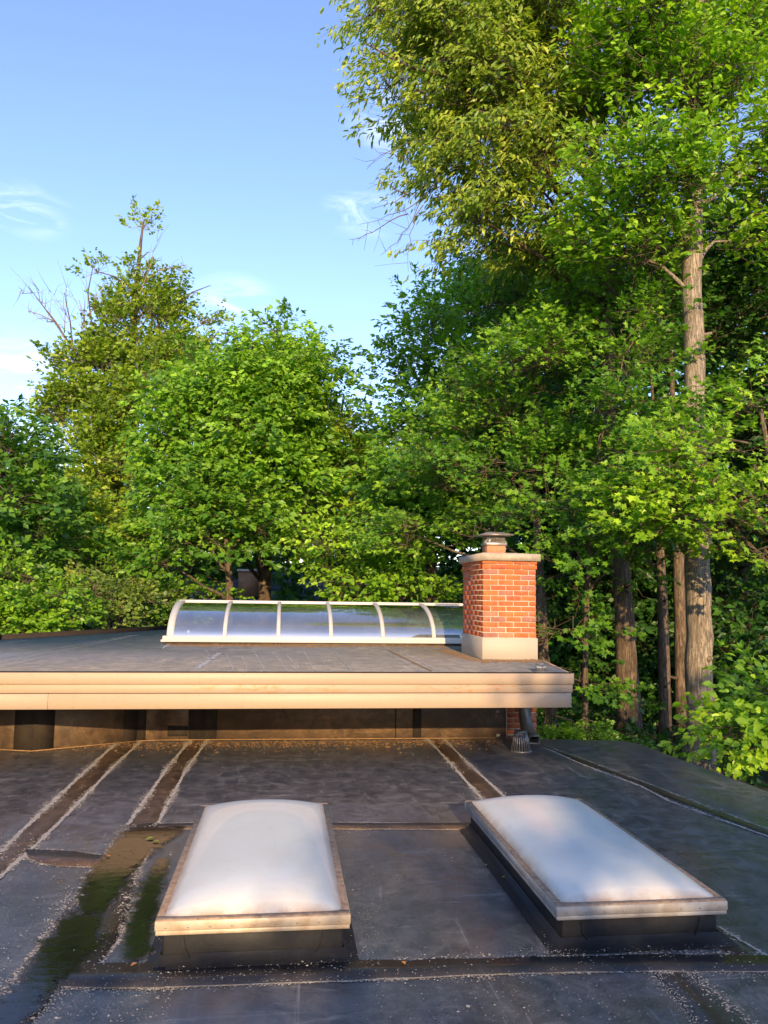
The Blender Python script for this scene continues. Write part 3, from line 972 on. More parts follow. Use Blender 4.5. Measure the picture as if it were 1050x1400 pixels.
# ------------------------------------------------------------------ chimney of single bricks
CX0, CX1, CY0, CY1 = 2.375, 3.03, 9.33, 10.43
CH = thing('chimney', ((CX0 + CX1) / 2, (CY0 + CY1) / 2, 0), 'red brick chimney with beige flashing and concrete cap beside the glass skylight', 'chimney')
box_obj('mortar_core', M['mortar'], CH, CX0 + .006, CX1 - .006, CY0 + .006, CY1 - .006, GZ, 2.08)
BH, MJ = 0.0535, 0.0095
brick_cache = {}
def brick(x0, x1, y0, y1, z):
    lx, ly = round(x1 - x0, 3), round(y1 - y0, 3)
    key = (lx, ly, random.randint(0, 2))
    if key not in brick_cache:
        q = MB(); q.box(-lx / 2, lx / 2, -ly / 2, ly / 2, -BH / 2, BH / 2, bev=.0035)
        q.v = [(a + random.uniform(-.0018, .0018), b + random.uniform(-.0018, .0018), c + random.uniform(-.0016, .0016)) for a, b, c in q.v]
        brick_cache[key] = q.mesh('brick', M['brick'])
    o = link('brick', brick_cache[key], CH, ((x0 + x1) / 2 + random.uniform(-.002, .002), (y0 + y1) / 2 + random.uniform(-.003, .003), z + random.uniform(-.001, .001)))
    o.rotation_euler = (0, 0, random.uniform(-.006, .006))
def course(z, odd, out=0.0, front=True, left=True, xs=None):
    X0, X1, Y0, Y1 = CX0 - out, CX1 + out, CY0 - out, CY1
    D = .095
    bl = (X1 - X0 + MJ) / 3.5            # three and a half bricks across the front
    full, half = bl - MJ, bl / 2 - MJ
    # front row
    x = X0
    seq = [full, full, full, half] if odd else [half, full, full, full]
    for s in seq:
        if xs is None or x + s > xs:
            brick(x, min(x + s, X1), Y0, Y0 + D, z)
        x += s + MJ
    if not left: return
    # left side row
    y = Y0 + D + MJ
    n_ = 5
    bl2 = (Y1 - y + MJ) / (n_ - .5)
    seq = [bl2 - MJ] * (n_ - 1) + [bl2 / 2 - MJ]
    if odd: seq = seq[::-1]
    for s in seq:
        brick(X0, X0 + D, y, y + s, z)
        y += s + MJ
zb = 1.150
k = 0
while zb + k * (BH + MJ) < 2.07:
    z = zb + k * (BH + MJ) + BH / 2
    left_over = 2.065 - z
    course(z, k % 2 == 0, 0.012 if left_over < 0.13 else 0.0)
    k += 1
zk = 0.02
k = 0
while zk + k * (BH + MJ) < 0.56:
    course(zk + k * (BH + MJ) + BH / 2, k % 2 == 0, 0.0, True, False, 2.5)
    k += 1
# flashing box at its foot
FL = 0.014
for b in ((CX0 - FL, CX1 + FL, CY0 - FL, CY0 - .002), (CX0 - FL, CX0 - .002, CY0 - .0018, CY1 + FL), (CX1 + .002, CX1 + FL, CY0 - .0018, CY1 + FL)):
    box_obj('flashing', M['flashing'], CH, *b, ZU + .004, 1.142, bev=.002)
box_obj('mortar_band', M['mortar'], CH, CX0 - .004, CX1 + .004, CY0 - .004, CY1, 1.06, 1.149, bev=.004)
# concrete crown, sloping up to the flue
q = MB()
o_ = 0.045
zc = 2.070
x0, x1, y0, y1 = CX0 - o_, CX1 + o_, CY0 - o_, CY1 + o_
fx0, fx1, fy0, fy1 = 2.46, 2.80, 9.62, 9.96
v = [(x0, y0, zc), (x1, y0, zc), (x1, y1, zc), (x0, y1, zc), (x0, y0, zc + .085), (x1, y0, zc + .085), (x1, y1, zc + .085), (x0, y1, zc + .085),
     (fx0, fy0, zc + .112), (fx1, fy0, zc + .112), (fx1, fy1, zc + .112), (fx0, fy1, zc + .112)]
q.add(v, [(3, 2, 1, 0), (0, 1, 5, 4), (1, 2, 6, 5), (2, 3, 7, 6), (3, 0, 4, 7), (4, 5, 9, 8), (5, 6, 10, 9), (6, 7, 11, 10), (7, 4, 8, 11), (8, 9, 10, 11)])
q.build('concrete_crown', M['concrete'], CH)
box_obj('flue', M['clay'], CH, fx0 + .05, fx1 - .05, fy0 + .05, fy1 - .05, zc + .10, zc + .205, bev=.006)
fcx, fcy = (fx0 + fx1) / 2 , (fy0 + fy1) / 2
zf = zc + .205
box_obj('cap_collar', M['cap_metal'], CH, fcx - .135, fcx + .135, fcy - .135, fcy + .135, zf, zf + .035, bev=.003)
# mesh screen: real wires, tapering upward
q = MB()
for side in range(4):
    R_ = Matrix.Translation((fcx, fcy, 0)) @ Matrix.Rotation(side * math.pi / 2, 4, 'Z')
    for i in range(13):
        s_ = -0.12 + .24 * i / 12
        a = R_ @ Vector((s_, -.12, zf + .036)); b = R_ @ Vector((s_ * .82, -.098, zf + .125))
        q.tube([a, b], [.0022, .0022], 4, cap=False)
    for i in range(6):
        t_ = i / 5
        a = R_ @ Vector((-.12 * (1 - .18 * t_), -.12 + .022 * t_, zf + .036 + .089 * t_)); b = R_ @ Vector((.12 * (1 - .18 * t_), -.12 + .022 * t_, zf + .036 + .089 * t_))
        q.tube([a, b], [.0022, .0022], 4, cap=False)
q.build('spark_screen', M['cap_metal'], CH)
q = MB()
z0 = zf + .126
v = [(fcx - .205, fcy - .205, z0), (fcx + .205, fcy - .205, z0), (fcx + .205, fcy + .205, z0), (fcx - .205, fcy + .205, z0),
     (fcx - .205, fcy - .205, z0 + .012), (fcx + .205, fcy - .205, z0 + .012), (fcx + .205, fcy + .205, z0 + .012), (fcx - .205, fcy + .205, z0 + .012),
     (fcx - .09, fcy - .09, z0 + .045), (fcx + .09, fcy - .09, z0 + .045), (fcx + .09, fcy + .09, z0 + .045), (fcx - .09, fcy + .09, z0 + .045)]
q.add(v, [(3, 2, 1, 0), (0, 1, 5, 4), (1, 2, 6, 5), (2, 3, 7, 6), (3, 0, 4, 7), (4, 5, 9, 8), (5, 6, 10, 9), (6, 7, 11, 10), (7, 4, 8, 11), (8, 9, 10, 11)])
q.build('cap_lid', M['cap_metal'], CH)

# ------------------------------------------------------------------ downspout and drain strainers
DS = thing('downspout', (2.80, 8.9, 0), 'short brown-grey metal downspout with open elbow under the fascia end', 'downspout')
path = [(2.80, 9.06, .60), (2.80, 9.06, .36), (2.80, 9.05, .27), (2.80, 9.00, .17), (2.80, 8.92, .105), (2.80, 8.78, .065), (2.80, 8.70, .058)]
hw, hd = .062, .045
v, f = [], []
for i, p in enumerate(path):
    p = Vector(p); d = (Vector(path[min(i + 1, len(path) - 1)]) - Vector(path[max(i - 1, 0)])).normalized()
    nn = Vector((1, 0, 0)).cross(d).normalized()
    for sx, sn in ((-1, -1), (1, -1), (1, 1), (-1, 1)):
        v.append(p + Vector((hw * sx, 0, 0)) + nn * hd * sn)
for i in range(len(path)):
    p = Vector(path[i]); d = (Vector(path[min(i + 1, len(path) - 1)]) - Vector(path[max(i - 1, 0)])).normalized()
    nn = Vector((1, 0, 0)).cross(d).normalized()
    for sx, sn in ((-1, -1), (1, -1), (1, 1), (-1, 1)):
        v.append(p + Vector((hw * sx * .9, 0, 0)) + nn * hd * sn * .87)
N_ = len(path) * 4
for i in range(len(path) - 1):
    for j in range(4):
        a, b = i * 4 + j, i * 4 + (j + 1) % 4
        f.append((a, b, b + 4, a + 4)); f.append((a + N_, a + 4 + N_, b + 4 + N_, b + N_))
e = (len(path) - 1) * 4
for j in range(4):
    a, b = e + j, e + (j + 1) % 4
    f.append((a, b, b + N_, a + N_))
q = MB(); q.add(v, f); q.build('spout_pipe', M['spout'], DS)
box_obj('strap', M['spout'], DS, 2.80 - .068, 2.80 + .068, 9.004, 9.112, .40, .425)
box_obj('outlet', M['spout'], DS, 2.80 - .075, 2.80 + .075, 8.99, 9.125, .585, .602)

def strainer(x, y, z, R0, R1, H, label):
    t = thing('drain_strainer', (x, y, z), label, 'drain strainer', 'slatted metal drain strainers')
    n_ = 22
    q = MB()
    q.box(-.004, .004, -.002, .002, 0, 1)
    for i in range(n_):
        a = 2 * math.pi * i / n_
        key = 'slat%g' % R0
        if key not in brick_cache:
            s = MB()
            s.add([(R0, -.0055, .008), (R0, .0055, .008), (R1, .004, H), (R1, -.004, H), (R0 - .004, -.0055, .008), (R0 - .004, .0055, .008), (R1 - .004, .004, H), (R1 - .004, -.004, H)],
                  [(0, 1, 2, 3), (7, 6, 5, 4), (0, 4, 5, 1), (1, 5, 6, 2), (2, 6, 7, 3), (3, 7, 4, 0)])
            brick_cache[key] = s.mesh('slat', M['galv'])
        o = link('slat', brick_cache[key], t, (x, y, z)); o.rotation_euler = (0, 0, a)
    q = MB(); q.tube([(x, y, z + H - .008), (x, y, z + H + .006)], [R1 + .003, R1 * .92], 22); q.build('top_plate', M['galv'], t)
    q = MB(); q.tube([(x, y, z + .001), (x, y, z + .010)], [R0 + .012, R0 + .004], 22); q.build('base_ring', M['galv'], t)
strainer(2.555, 8.42, 0.0, .108, .066, .205, 'galvanised slatted drain strainer on the lower roof beside the downspout')
strainer(2.60, 7.86, ZU, .064, .050, .085, 'small shaded drain strainer on the upper roof below the chimney flashing')

# ------------------------------------------------------------------ arched glass skylight
GX0, GXS, GN = -1.62, 0.775, 6
GY0, GD, GZ0, GH = 11.84, 1.30, 0.975, 0.505
GL = thing('arched_glass_skylight', (GX0 + 2.5, GY0 + 1.2, ZU), 'long arched glass skylight with pale ribs behind the fascia', 'glass skylight')
GX1 = GX0 + GXS * GN
def arc(t, back=False, out=0.0):
    y = GY0 + GD - (GD + out) * math.cos(t) ; z = GZ0 + (GH + out) * math.sin(t)
    if back: y = 2 * (GY0 + GD + .06) - y
    return y, z
TS = [math.pi / 2 * i / 12 for i in range(13)]
def arc_solid(x0, x1, o0, o1, back=False, t_list=TS):
    q = MB(); v, f = [], []
    for t in t_list:
        for xx, oo in ((x0, o0), (x1, o0), (x1, o1), (x0, o1)):
            y, z = arc(t, back, oo); v.append((xx, y, z))
    n_ = len(t_list)
    for i in range(n_ - 1):
        for j in range(4):
            f.append((i * 4 + j, i * 4 + (j + 1) % 4, i * 4 + 4 + (j + 1) % 4, i * 4 + 4 + j))
    f.append((3, 2, 1, 0)); f.append(tuple((n_ - 1) * 4 + j for j in range(4)))
    q.add(v, f); return q
for i in range(GN + 1):
    xx = GX0 + i * GXS
    w = .048 if i == 0 else .027
    arc_solid(xx - w, xx + w, -.035, .022).build('rib', M['frame'], GL)
    arc_solid(xx - .028, xx + .028, -.03, .018, True).build('rib', M['frame'], GL)
    if i > 0 or True:
        for tt in (0.06, 1.35):
            y, z = arc(tt, False, .024)
            q = MB(); q.box(xx - .006, xx + .006, y - .004, y + .004, z - .005, z + .005, bev=.001); q.build('rib_bolt', M['galv'], GL)
for i in range(GN):
    a, b = GX0 + i * GXS + .0275, GX0 + (i + 1) * GXS - .0275
    if i == 0: a += .021
    for back in (False, True):
        v, f = [], []
        for t in TS:
            y, z = arc(t, back); v += [(a, y, z), (b, y, z)]
        n_ = len(TS)
        f = [(2 * j, 2 * j + 1, 2 * j + 3, 2 * j + 2) for j in range(n_ - 1)]
        q = MB(); q.add(v, f); q.build('glass_pane', M['glass'], GL, smooth=True)
yt = GY0 + GD
box_obj('ridge_beam', M['frame'], GL, GX0 - .05, GX1 + .05, yt - .05, yt + .17, GZ0 + GH - .065, GZ0 + GH + .03, bev=.006)
box_obj('front_sill', M['frame'], GL, GX0 - .10, GX1 + .06, GY0 - .06, GY0 + .10, GZ0 - .045, GZ0 + .03, bev=.006)
box_obj('front_sill_drip', M['frame'], GL, GX0 - .12, GX1 + .08, GY0 - .085, GY0 - .061, GZ0 - .055, GZ0 - .02, bev=.004)
box_obj('inner_sill', M['frame'], GL, GX0 - .05, GX1 + .04, GY0 + .101, GY0 + .42, GZ0 - .05, GZ0 + .03, bev=.006)
yb = 2 * (yt + .06) - GY0
box_obj('rear_sill', M['frame'], GL, GX0 - .05, GX1 + .04, yb - .28, yb + .08, GZ0 - .05, GZ0 + .02, bev=.006)
q = MB(); q.box(GX0 - .07, GX1 + .03, GY0 - .03, yb + .03, ZU - .01, GZ0 - .051)
q.build('curb', M['epdm_wall'], GL)
box_obj('light_shaft_floor', M['frame'], GL, GX0, GX1, GY0 + .44, yb - .30, GZ0 - .0505, GZ0 - .045)
# glazed end with a mullion
for (xe, nm) in ((GX0 - .01, 'end_glass'), (GX1 + .01, 'end_glass')):
    v = [(xe, yt, GZ0)]
    for t in TS: y, z = arc(t); v.append((xe, y, z))
    for t in TS[::-1]: y, z = arc(t, True); v.append((xe, y, z))
    q = MB(); q.add(v, [tuple([0, i, i + 1]) for i in range(1, len(v) - 1)]); q.build(nm, M['glass'], GL)
    for yy in (GY0 + .22, yt, yb - .22):
        zz = GZ0 + GH * math.sqrt(max(0, 1 - ((yt - yy) / GD) ** 2)) if abs(yt - yy) < GD else GZ0 + .3
        box_obj('end_mullion', M['frame'], GL, xe - .015, xe + .015, yy - .018, yy + .018, GZ0 + .0, zz - .02)

# ------------------------------------------------------------------ house seen far behind the trees
HX = thing('neighbour_house', at(350, 822, y=34) * np.array([1, 1, 0]) + np.array([0, 0, GZ]), 'far house with slate-blue roof glimpsed between the trees', 'house')
hx, hy = HX.location.x, 34.0
m = MB(); m.box(hx - 3.4, hx + 2.8, hy, hy + 7, GZ - .2, 1.25); m.build('wall', M['farbrick'], HX)
zr0 = 1.25
rows = 8
for r_ in range(rows):
    for c_ in range(12):
        xa = hx - 3.8 + c_ * 7.0 / 12 + (0.2 if r_ % 2 else 0); 
        ya = hy - .4 + r_ * .45; za = zr0 + r_ * .16
        key = 'shingle'
        if key not in brick_cache:
            s = MB(); s.add([(0, 0, 0), (.572, 0, 0), (.572, .5, .18), (0, .5, .18), (0, 0, .03), (.572, 0, .03), (.572, .5, .20), (0, .5, .20)],
                            [(3, 2, 1, 0), (4, 5, 6, 7), (0, 1, 5, 4), (1, 2, 6, 5), (2, 3, 7, 6), (3, 0, 4, 7)])
            brick_cache[key] = s.mesh('shingle', M['slate'])
        link('shingle', brick_cache[key], HX, (xa, ya, za))
m = MB(); m.add([(hx - 3.8, hy - .38, zr0 - .04), (hx + 3.3, hy - .38, zr0 - .04), (hx + 3.3, hy + 3.4, zr0 + 1.28), (hx - 3.8, hy + 3.4, zr0 + 1.28), (hx + 3.3, hy + 7.2, zr0), (hx - 3.8, hy + 7.2, zr0)],
                [(0, 1, 2, 3), (3, 2, 4, 5), (0, 3, 5), (1, 4, 2), (0, 5, 4, 1)]); m.build('roof', M['slate'], HX)
gx = at(340, 800, y=33.5)[0]
m = MB(); m.box(gx - .45, gx + .45, hy - .2, hy + 1, zr0 + .2, zr0 + 1.25); m.build('dormer', M['farbrick'], HX)
m = MB(); m.box(gx - .52, gx + .52, hy - .26, hy + 1.1, zr0 + 1.252, zr0 + 1.35); m.build('dormer_cap', M['farwhite'], HX)
for wx in (-2.4, -.6, 1.4):
    fr = box_obj('window', M['farwhite'], HX, hx + wx - .5, hx + wx + .5, hy - .05, hy - .002, 0.0, 1.05)
    q = MB(); q.box(hx + wx - .42, hx + wx + .42, hy - .06, hy - .051, .08, .97)
    pn = q.build('pane', M['farglass'], fr)

# ------------------------------------------------------------------ vegetation
def T_oval():
    v = np.array([(0, 0, 0), (.29, .33, .07), (.23, .70, .03), (0, 1, -.10), (-.23, .70, .03), (-.29, .33, .07)])
    return v, [np.array([(0, 1, 2, 3), (0, 3, 4, 5)])]
def T_lance():
    v = np.array([(0, 0, 0), (.17, .30, .04), (.14, .68, .0), (0, 1, -.14), (-.14, .68, .0), (-.17, .30, .04)])
    return v, [np.array([(0, 1, 2, 3), (0, 3, 4, 5)])]
def T_maple():
    R_ = [(.36, .04, .03), (.20, .27, .02), (.52, .58, .04), (.17, .62, .01)]
    v = [(0, 0, 0), (0, 1, -.09)] + R_ + [(-a, b, c) for a, b, c in R_]
    tri = np.array([(0, 2, 3), (3, 4, 5), (0, 7, 6), (7, 9, 8)])
    quad = np.array([(0, 3, 5, 1), (0, 1, 9, 7)])
    return np.array(v), [tri, quad]
def T_dia():
    v = np.array([(0, 0, 0), (.30, .48, .07), (0, 1, -.08), (-.30, .48, .07)])
    return v, [np.array([(0, 1, 2), (0, 2, 3)])]
TEMPL = {'dia': T_dia(), 'oval': T_oval(), 'lance': T_lance(), 'maple': T_maple()}
LEAFTOTAL = [0, 0]
DM = 8.3


def leaves_mesh(name, P, tip, nrm, size, tint, shape, mat):
    tv, tf = TEMPL[shape]
    n = len(P); k = len(tv)
    tip = tip / np.linalg.norm(tip, axis=1)[:, None]
    nrm = nrm - tip * (nrm * tip).sum(1)[:, None]
    nrm /= np.linalg.norm(nrm, axis=1)[:, None] + 1e-9
    side = np.cross(tip, nrm)
    asp = RNG.uniform(.85, 1.15, n)
    V = (P[:, None, :] + side[:, None, :] * (tv[None, :, 0] * (size * asp)[:, None])[..., None]
         + tip[:, None, :] * (tv[None, :, 1] * size[:, None])[..., None]
         + nrm[:, None, :] * (tv[None, :, 2] * (size * RNG.uniform(.2, 1.6, n))[:, None])[..., None]).reshape(-1, 3)
    polys = [(f[None] + (np.arange(n) * k)[:, None, None]).reshape(-1, f.shape[1]) for f in tf]
    LEAFTOTAL[0] += n; LEAFTOTAL[1] += sum(len(p) * (p.shape[1] - 2) for p in polys)
    return mesh_np(name, V, polys, mat, False, np.repeat(tint, k))


def twigs_mesh(name, A, B, C, r0, r1, mat):
    """3-point, 3-sided tubes"""
    n = len(A)
    d = C - A; d /= np.linalg.norm(d, axis=1)[:, None] + 1e-9
    ref = np.where(np.abs(d[:, 2:3]) > .9, np.array([[1., 0, 0]]), np.array([[0, 0, 1.]]))
    a = np.cross(d, ref); a /= np.linalg.norm(a, axis=1)[:, None] + 1e-9
    b = np.cross(d, a)
    rings = []
    for Q, r in ((A, r0), (B, (r0 + r1) / 2), (C, r1)):
        for j in range(3):
            th = 2 * math.pi * j / 3
            rings.append(Q + (a * math.cos(th) + b * math.sin(th)) * r[:, None])
    V = np.stack(rings, 1).reshape(-1, 3)
    q = []
    for i in range(2):
        for j in range(3):
            q.append((i * 3 + j, i * 3 + (j + 1) % 3, i * 3 + 3 + (j + 1) % 3, i * 3 + 3 + j))
    q = np.array(q)
    F = (q[None] + (np.arange(n) * 9)[:, None, None]).reshape(-1, 4)
    LEAFTOTAL[1] += len(F) * 2
    return mesh_np(name, V, [F], mat, True)


STYLE = {
    # shape, size, leaves per spray, spray length, droop, flatness, cluster radius, sprays per cluster
    'maple': dict(shape='maple', size=.094, nl=22, L=.62, droop=.38, tilt=.38, cr=.62, ns=7),
    'mapleS': dict(shape='oval', size=.108, nl=20, L=.60, droop=.45, tilt=.5, cr=.70, ns=7),
    'broad': dict(shape='oval', size=.120, nl=18, L=.55, droop=.45, tilt=.75, cr=.62, ns=8),
    'ash': dict(fl=.7, shape='lance', size=.135, nl=22, L=.70, droop=1.0, tilt=.6, cr=.65, ns=8),
    'sparse': dict(fl=.8, shape='dia', size=.15, nl=13, L=.55, droop=.25, tilt=.9, cr=.50, ns=6),
    'bush': dict(shape='oval', size=.095, nl=16, L=.42, droop=.25, tilt=.6, cr=.42, ns=7),
    'juniper': dict(shape='dia', size=.055, nl=26, L=.20, droop=.1, tilt=1.0, cr=.26, ns=9),
    'far': dict(fl=.85, shape='dia', size=.155, nl=20, L=.62, droop=.45, tilt=.55, cr=.72, ns=8),
    'woods': dict(shape='dia', size=.32, nl=13, L=1.0, droop=.45, tilt=.8, cr=1.3, ns=8),
}


def sprays(cent, D, st, scale=1.0):
    """leaf fronds at points cent pointing along D; returns leaf arrays and twig arrays"""
    n = len(cent)
    nl = st['nl']
    L = st['L'] * RNG.uniform(.6, 1.3, n) * scale
    D = D / (np.linalg.norm(D, axis=1)[:, None] + 1e-9)
    Up_ = np.array([0, 0, 1.0])
    S = np.cross(D, Up_); S /= np.linalg.norm(S, axis=1)[:, None] + 1e-9
    roll = RNG.normal(0, .35, n)
    N0 = np.cross(S, D)
    S2 = S * np.cos(roll)[:, None] + N0 * np.sin(roll)[:, None]
    u = RNG.uniform(0.05, 1.0, (n, nl)) ** .8
    side = RNG.choice([-1.0, 1.0], (n, nl))
    b = side * RNG.uniform(0.05, 1, (n, nl)) * .48 * (1.1 - .75 * u)
    drop = -st['droop'] * (u ** 2) * .45 - np.abs(b) * st['droop'] * .35
    P = (cent[:, None] + D[:, None] * (u * L[:, None])[..., None] + S2[:, None] * (b * L[:, None])[..., None]
         + Up_ * (drop * L[:, None])[..., None] + RNG.normal(0, .022, (n, nl, 3)))
    tip = (D[:, None] * (.75) + S2[:, None] * (side * .65)[..., None] - Up_ * (st['droop'] * RNG.uniform(.5, 1.5, (n, nl)))[..., None]
           + RNG.normal(0, .28, (n, nl, 3)))
    nrm = Up_ * 0.8 + D[:, None] * .35 + np.array([0.0, -.55, 0]) + RNG.normal(0, st['tilt'], (n, nl, 3))
    size = .93 * st['size'] * np.clip(RNG.lognormal(0, .27, (n, nl)), .4, 1.45)
    end = cent + D * L[:, None] * .95; end[:, 2] -= st['droop'] * .4 * L
    mid = cent + D * L[:, None] * .5; mid[:, 2] -= st['droop'] * .08 * L
    return P.reshape(-1, 3), tip.reshape(-1, 3), nrm.reshape(-1, 3), size.ravel(), (cent, mid, end)


def lobe_world(lb):
    px, py, Y, rx, ry = lb[:5]
    c = at(px, py, y=Y)
    s = Y / F_PX * 1.0
    rd = lb[5] if len(lb) > 5 else (rx + ry) / 2 * s
    r = np.array([rx * s, rd, ry * s])
    return c, np.maximum(r * .4, r - np.array([.45, .45, .3]) * min(1.0, .35 + Y * .03))


def crown_arrays(lobes, st, dens, axis, scale=1.0, gap=0.0):
    CL, LC, LO = [], [], []
    for li, lb in enumerate(lobes):
        c, r = lobe_world(lb)
        area = (r[0] * r[1] + r[0] * r[2] + r[1] * r[2]) / 3
        k = max(3, int(DM * dens * area * 4.2 / (st['cr'] ** 2)))
        d = RNG.normal(0, 1, (k, 3)); d /= np.linalg.norm(d, axis=1)[:, None]
        rad = 1 - .55 * RNG.uniform(0, 1, k) ** 1.7
        p = c + d * r * rad[:, None]
        CL.append(p); LC.append(np.tile(c, (k, 1))); LO.append(np.full(k, li))
    CL = np.concatenate(CL); LC = np.concatenate(LC); LO = np.concatenate(LO)
    if gap > 0:   # drop clusters in whole pockets so that gaps open
        w = np.sin(CL[:, 0] * 1.9 + 1.3) * np.sin(CL[:, 2] * 2.3 + CL[:, 1] * 1.1) + .5 * np.sin(CL[:, 0] * 4.3 + CL[:, 2] * 3.1)
        keep = w > np.quantile(w, gap)
        CL, LC, LO = CL[keep], LC[keep], LO[keep]
    ns = st['ns']
    n = len(CL)
    off = RNG.normal(0, 1, (n, ns, 3)); off /= np.linalg.norm(off, axis=2)[..., None]
    off *= RNG.uniform(.1, 1, (n, ns, 1)) ** .6 * st['cr'] * scale * np.array([1, 1, st.get('fl', .5)])
    C = (CL[:, None] + off).reshape(-1, 3)
    hub = LC * .5 + np.array([axis[0], axis[1], 0]) * .5
    out = C - np.repeat(hub, ns, 0)
    out[:, 2] *= .35
    out /= np.linalg.norm(out, axis=1)[:, None] + 1e-9
    D = out + off.reshape(-1, 3) / st['cr'] * .6 + RNG.normal(0, .3, C.shape) * np.array([1, 1, .5])
    return CL, LC, LO, C, D, ns


def make_tree(name, label, cat, trunk, radii, lobes, style, leafmat, barkmat, dens=1.0, group=None, gap=0.12, scale=1.0, tintbase=0.5, limbs=True,
              base=None, extra_limbs=(), kindless=False, twigmat='bark_twig', limbr=.03):
    st = STYLE[style]
    P = [at(*p[:2], y=p[2]) for p in trunk]
    b0 = P[0].copy(); gz = GZ + (0.0 if base is None else base)
    if b0[2] > gz:
        b0[2] = gz
        P = [b0] + P; radii = [radii[0] * 1.22] + list(radii)
    root = thing(name, tuple(P[0]), label, cat, group)
    off = np.array(P[0])
    # trunk, resampled and slightly irregular
    Pn = np.array(P); s = np.concatenate([[0], np.cumsum(np.linalg.norm(np.diff(Pn, axis=0), axis=1))])
    m_ = max(6, int(s[-1] / .35))
    u = np.linspace(0, s[-1], m_)
    Q = np.stack([np.interp(u, s, Pn[:, k]) for k in range(3)], 1)
    for _ in range(2):
        Q[1:-1] = (Q[:-2] + Q[1:-1] * 2 + Q[2:]) / 4
    rr = np.interp(u, s, radii)
    Q[1:-1, :2] += RNG.normal(0, .06, (m_ - 2, 2)) * rr[1:-1, None]
    rr = rr * (1 + .5 * np.exp(-u / .35))
    q = MB(); q.tube(Q, rr, 14 if rr.max() > .1 else 8, jitter=.05); q.build('trunk', M[barkmat], root, True)
    if rr.max() > .13:
        for _ in range(5):
            j = int(RNG.integers(2, max(3, m_ - 3))); th = RNG.uniform(math.pi, 2 * math.pi); r_ = rr[j]
            dv = np.array([math.cos(th), math.sin(th), .25])
            L_ = RNG.uniform(.03, .22)
            q = MB(); q.tube([Q[j] + dv * r_ * .7, Q[j] + dv * (r_ + L_ * .5), Q[j] + dv * (r_ + L_)], [r_ * .34, r_ * .17, r_ * .12], 8, jitter=.12); q.build('branch_stub', M[barkmat], root, True)
    CL, LC, LO, C, D, ns = crown_arrays(lobes, st, dens, P[0], scale, gap)
    # limbs from the trunk to the heart of every lobe
    A_, B_, C_ = [], [], []
    if limbs:
        for li, lb in enumerate(lobes):
            c, r = lobe_world(lb)
            dist = np.linalg.norm(Q[:, :2] - c[:2], axis=1)
            score = np.abs(Q[:, 2] - (c[2] - .55 * dist - .3 * r[2]))
            j = int(np.argmin(score))
            a = Q[j]
            Lh = np.linalg.norm(c - a)
            if Lh < .3: continue
            pts = [a + (c - a) * t + np.array([0, 0, 1]) * math.sin(math.pi * t) * .10 * Lh + RNG.normal(0, .03 * Lh, 3) * (0 < t < 1) for t in np.linspace(0, 1, 6)]
            r0 = min(rr[j] * .5, limbr + .006 * Lh)
            q = MB(); q.tube(pts, np.linspace(r0, .012, 6), 7); q.build('limb', M[barkmat], root, True)
    for pts, r0 in extra_limbs:
        q = MB(); W = [at(*p[:2], y=p[2]) for p in pts]
        q.tube(W, np.linspace(r0, .012, len(W)), 6); q.build('limb', M[barkmat if r0 > .03 else twigmat], root, True)
    # second order branches and twigs
    LCj = LC + RNG.normal(0, .15, LC.shape)
    start = LCj + (CL - LCj) * RNG.uniform(0, .3, (len(CL), 1))
    mid = (start + CL) / 2 + RNG.normal(0, .08, CL.shape); mid[:, 2] += .05
    Lp, tip, nrm, size, (ta, tb, tc) = sprays(C, D, st, scale)
    Ck = np.repeat(CL, ns, 0)
    TA = np.concatenate([start, ta, Ck]); TB = np.concatenate([mid, tb, (Ck + ta) / 2]); TC = np.concatenate([CL, tc, ta])
    r0 = np.concatenate([np.full(len(CL), .016), np.full(len(ta), .0045), np.full(len(ta), .007)])
    r1 = np.concatenate([np.full(len(CL), .008), np.full(len(ta), .002), np.full(len(ta), .005)])
    o = link('twigs', twigs_mesh('twigs', TA - off, TB - off, TC - off, r0, r1, M[twigmat]), None); o.parent = root
    o['kind'] = 'stuff'
    # per-leaf tint: cluster, spray and leaf variation
    cl_t = RNG.normal(0, .17, len(CL)); sp_t = RNG.normal(0, .10, len(C))
    tint = tintbase + np.repeat(np.repeat(cl_t, ns) + sp_t, st['nl']) + RNG.normal(0, .11, len(Lp))
    o = link('crown', leaves_mesh('crown', Lp - off, tip, nrm, size * (scale ** .5), np.clip(tint, 0, 1), st['shape'], M[leafmat]), None); o.parent = root
    o['kind'] = 'stuff'
    return root


# --- big trees on the right
make_tree('tall_tree', 'tall straight grey-barked tree, thickest trunk at the roof edge', 'tree',
          [(956, 1050, 11.5), (957, 900, 11.5), (951, 600, 11.5), (946, 400, 11.5), (950, 150, 11.6), (962, 0, 11.7), (968, -250, 11.9)], [.205, .195, .165, .15, .125, .11, .06],
          [(880, 60, 11.5, 110, 80, 1.6), (960, 150, 11.2, 90, 90, 1.3), (870, 240, 11.0, 100, 80, 1.3), (1010, 60, 12.0, 110, 90, 1.5), (900, -90, 12, 170, 90, 2.0), (1060, 230, 12.4, 90, 110, 1.4), (850, 340, 11.6, 90, 60, 1.2), (1090, -60, 12.5, 120, 110, 2), (940, 250, 10.7, 60, 60, .7), (1000, 330, 12.2, 70, 40, .8), (930, 90, 10.8, 60, 70, .7), (900, 20, 10.8, 60, 50, .8)],
          'mapleS', 'leaf_bright', 'bark_grey', 0.72, None, .12, tintbase=.55)
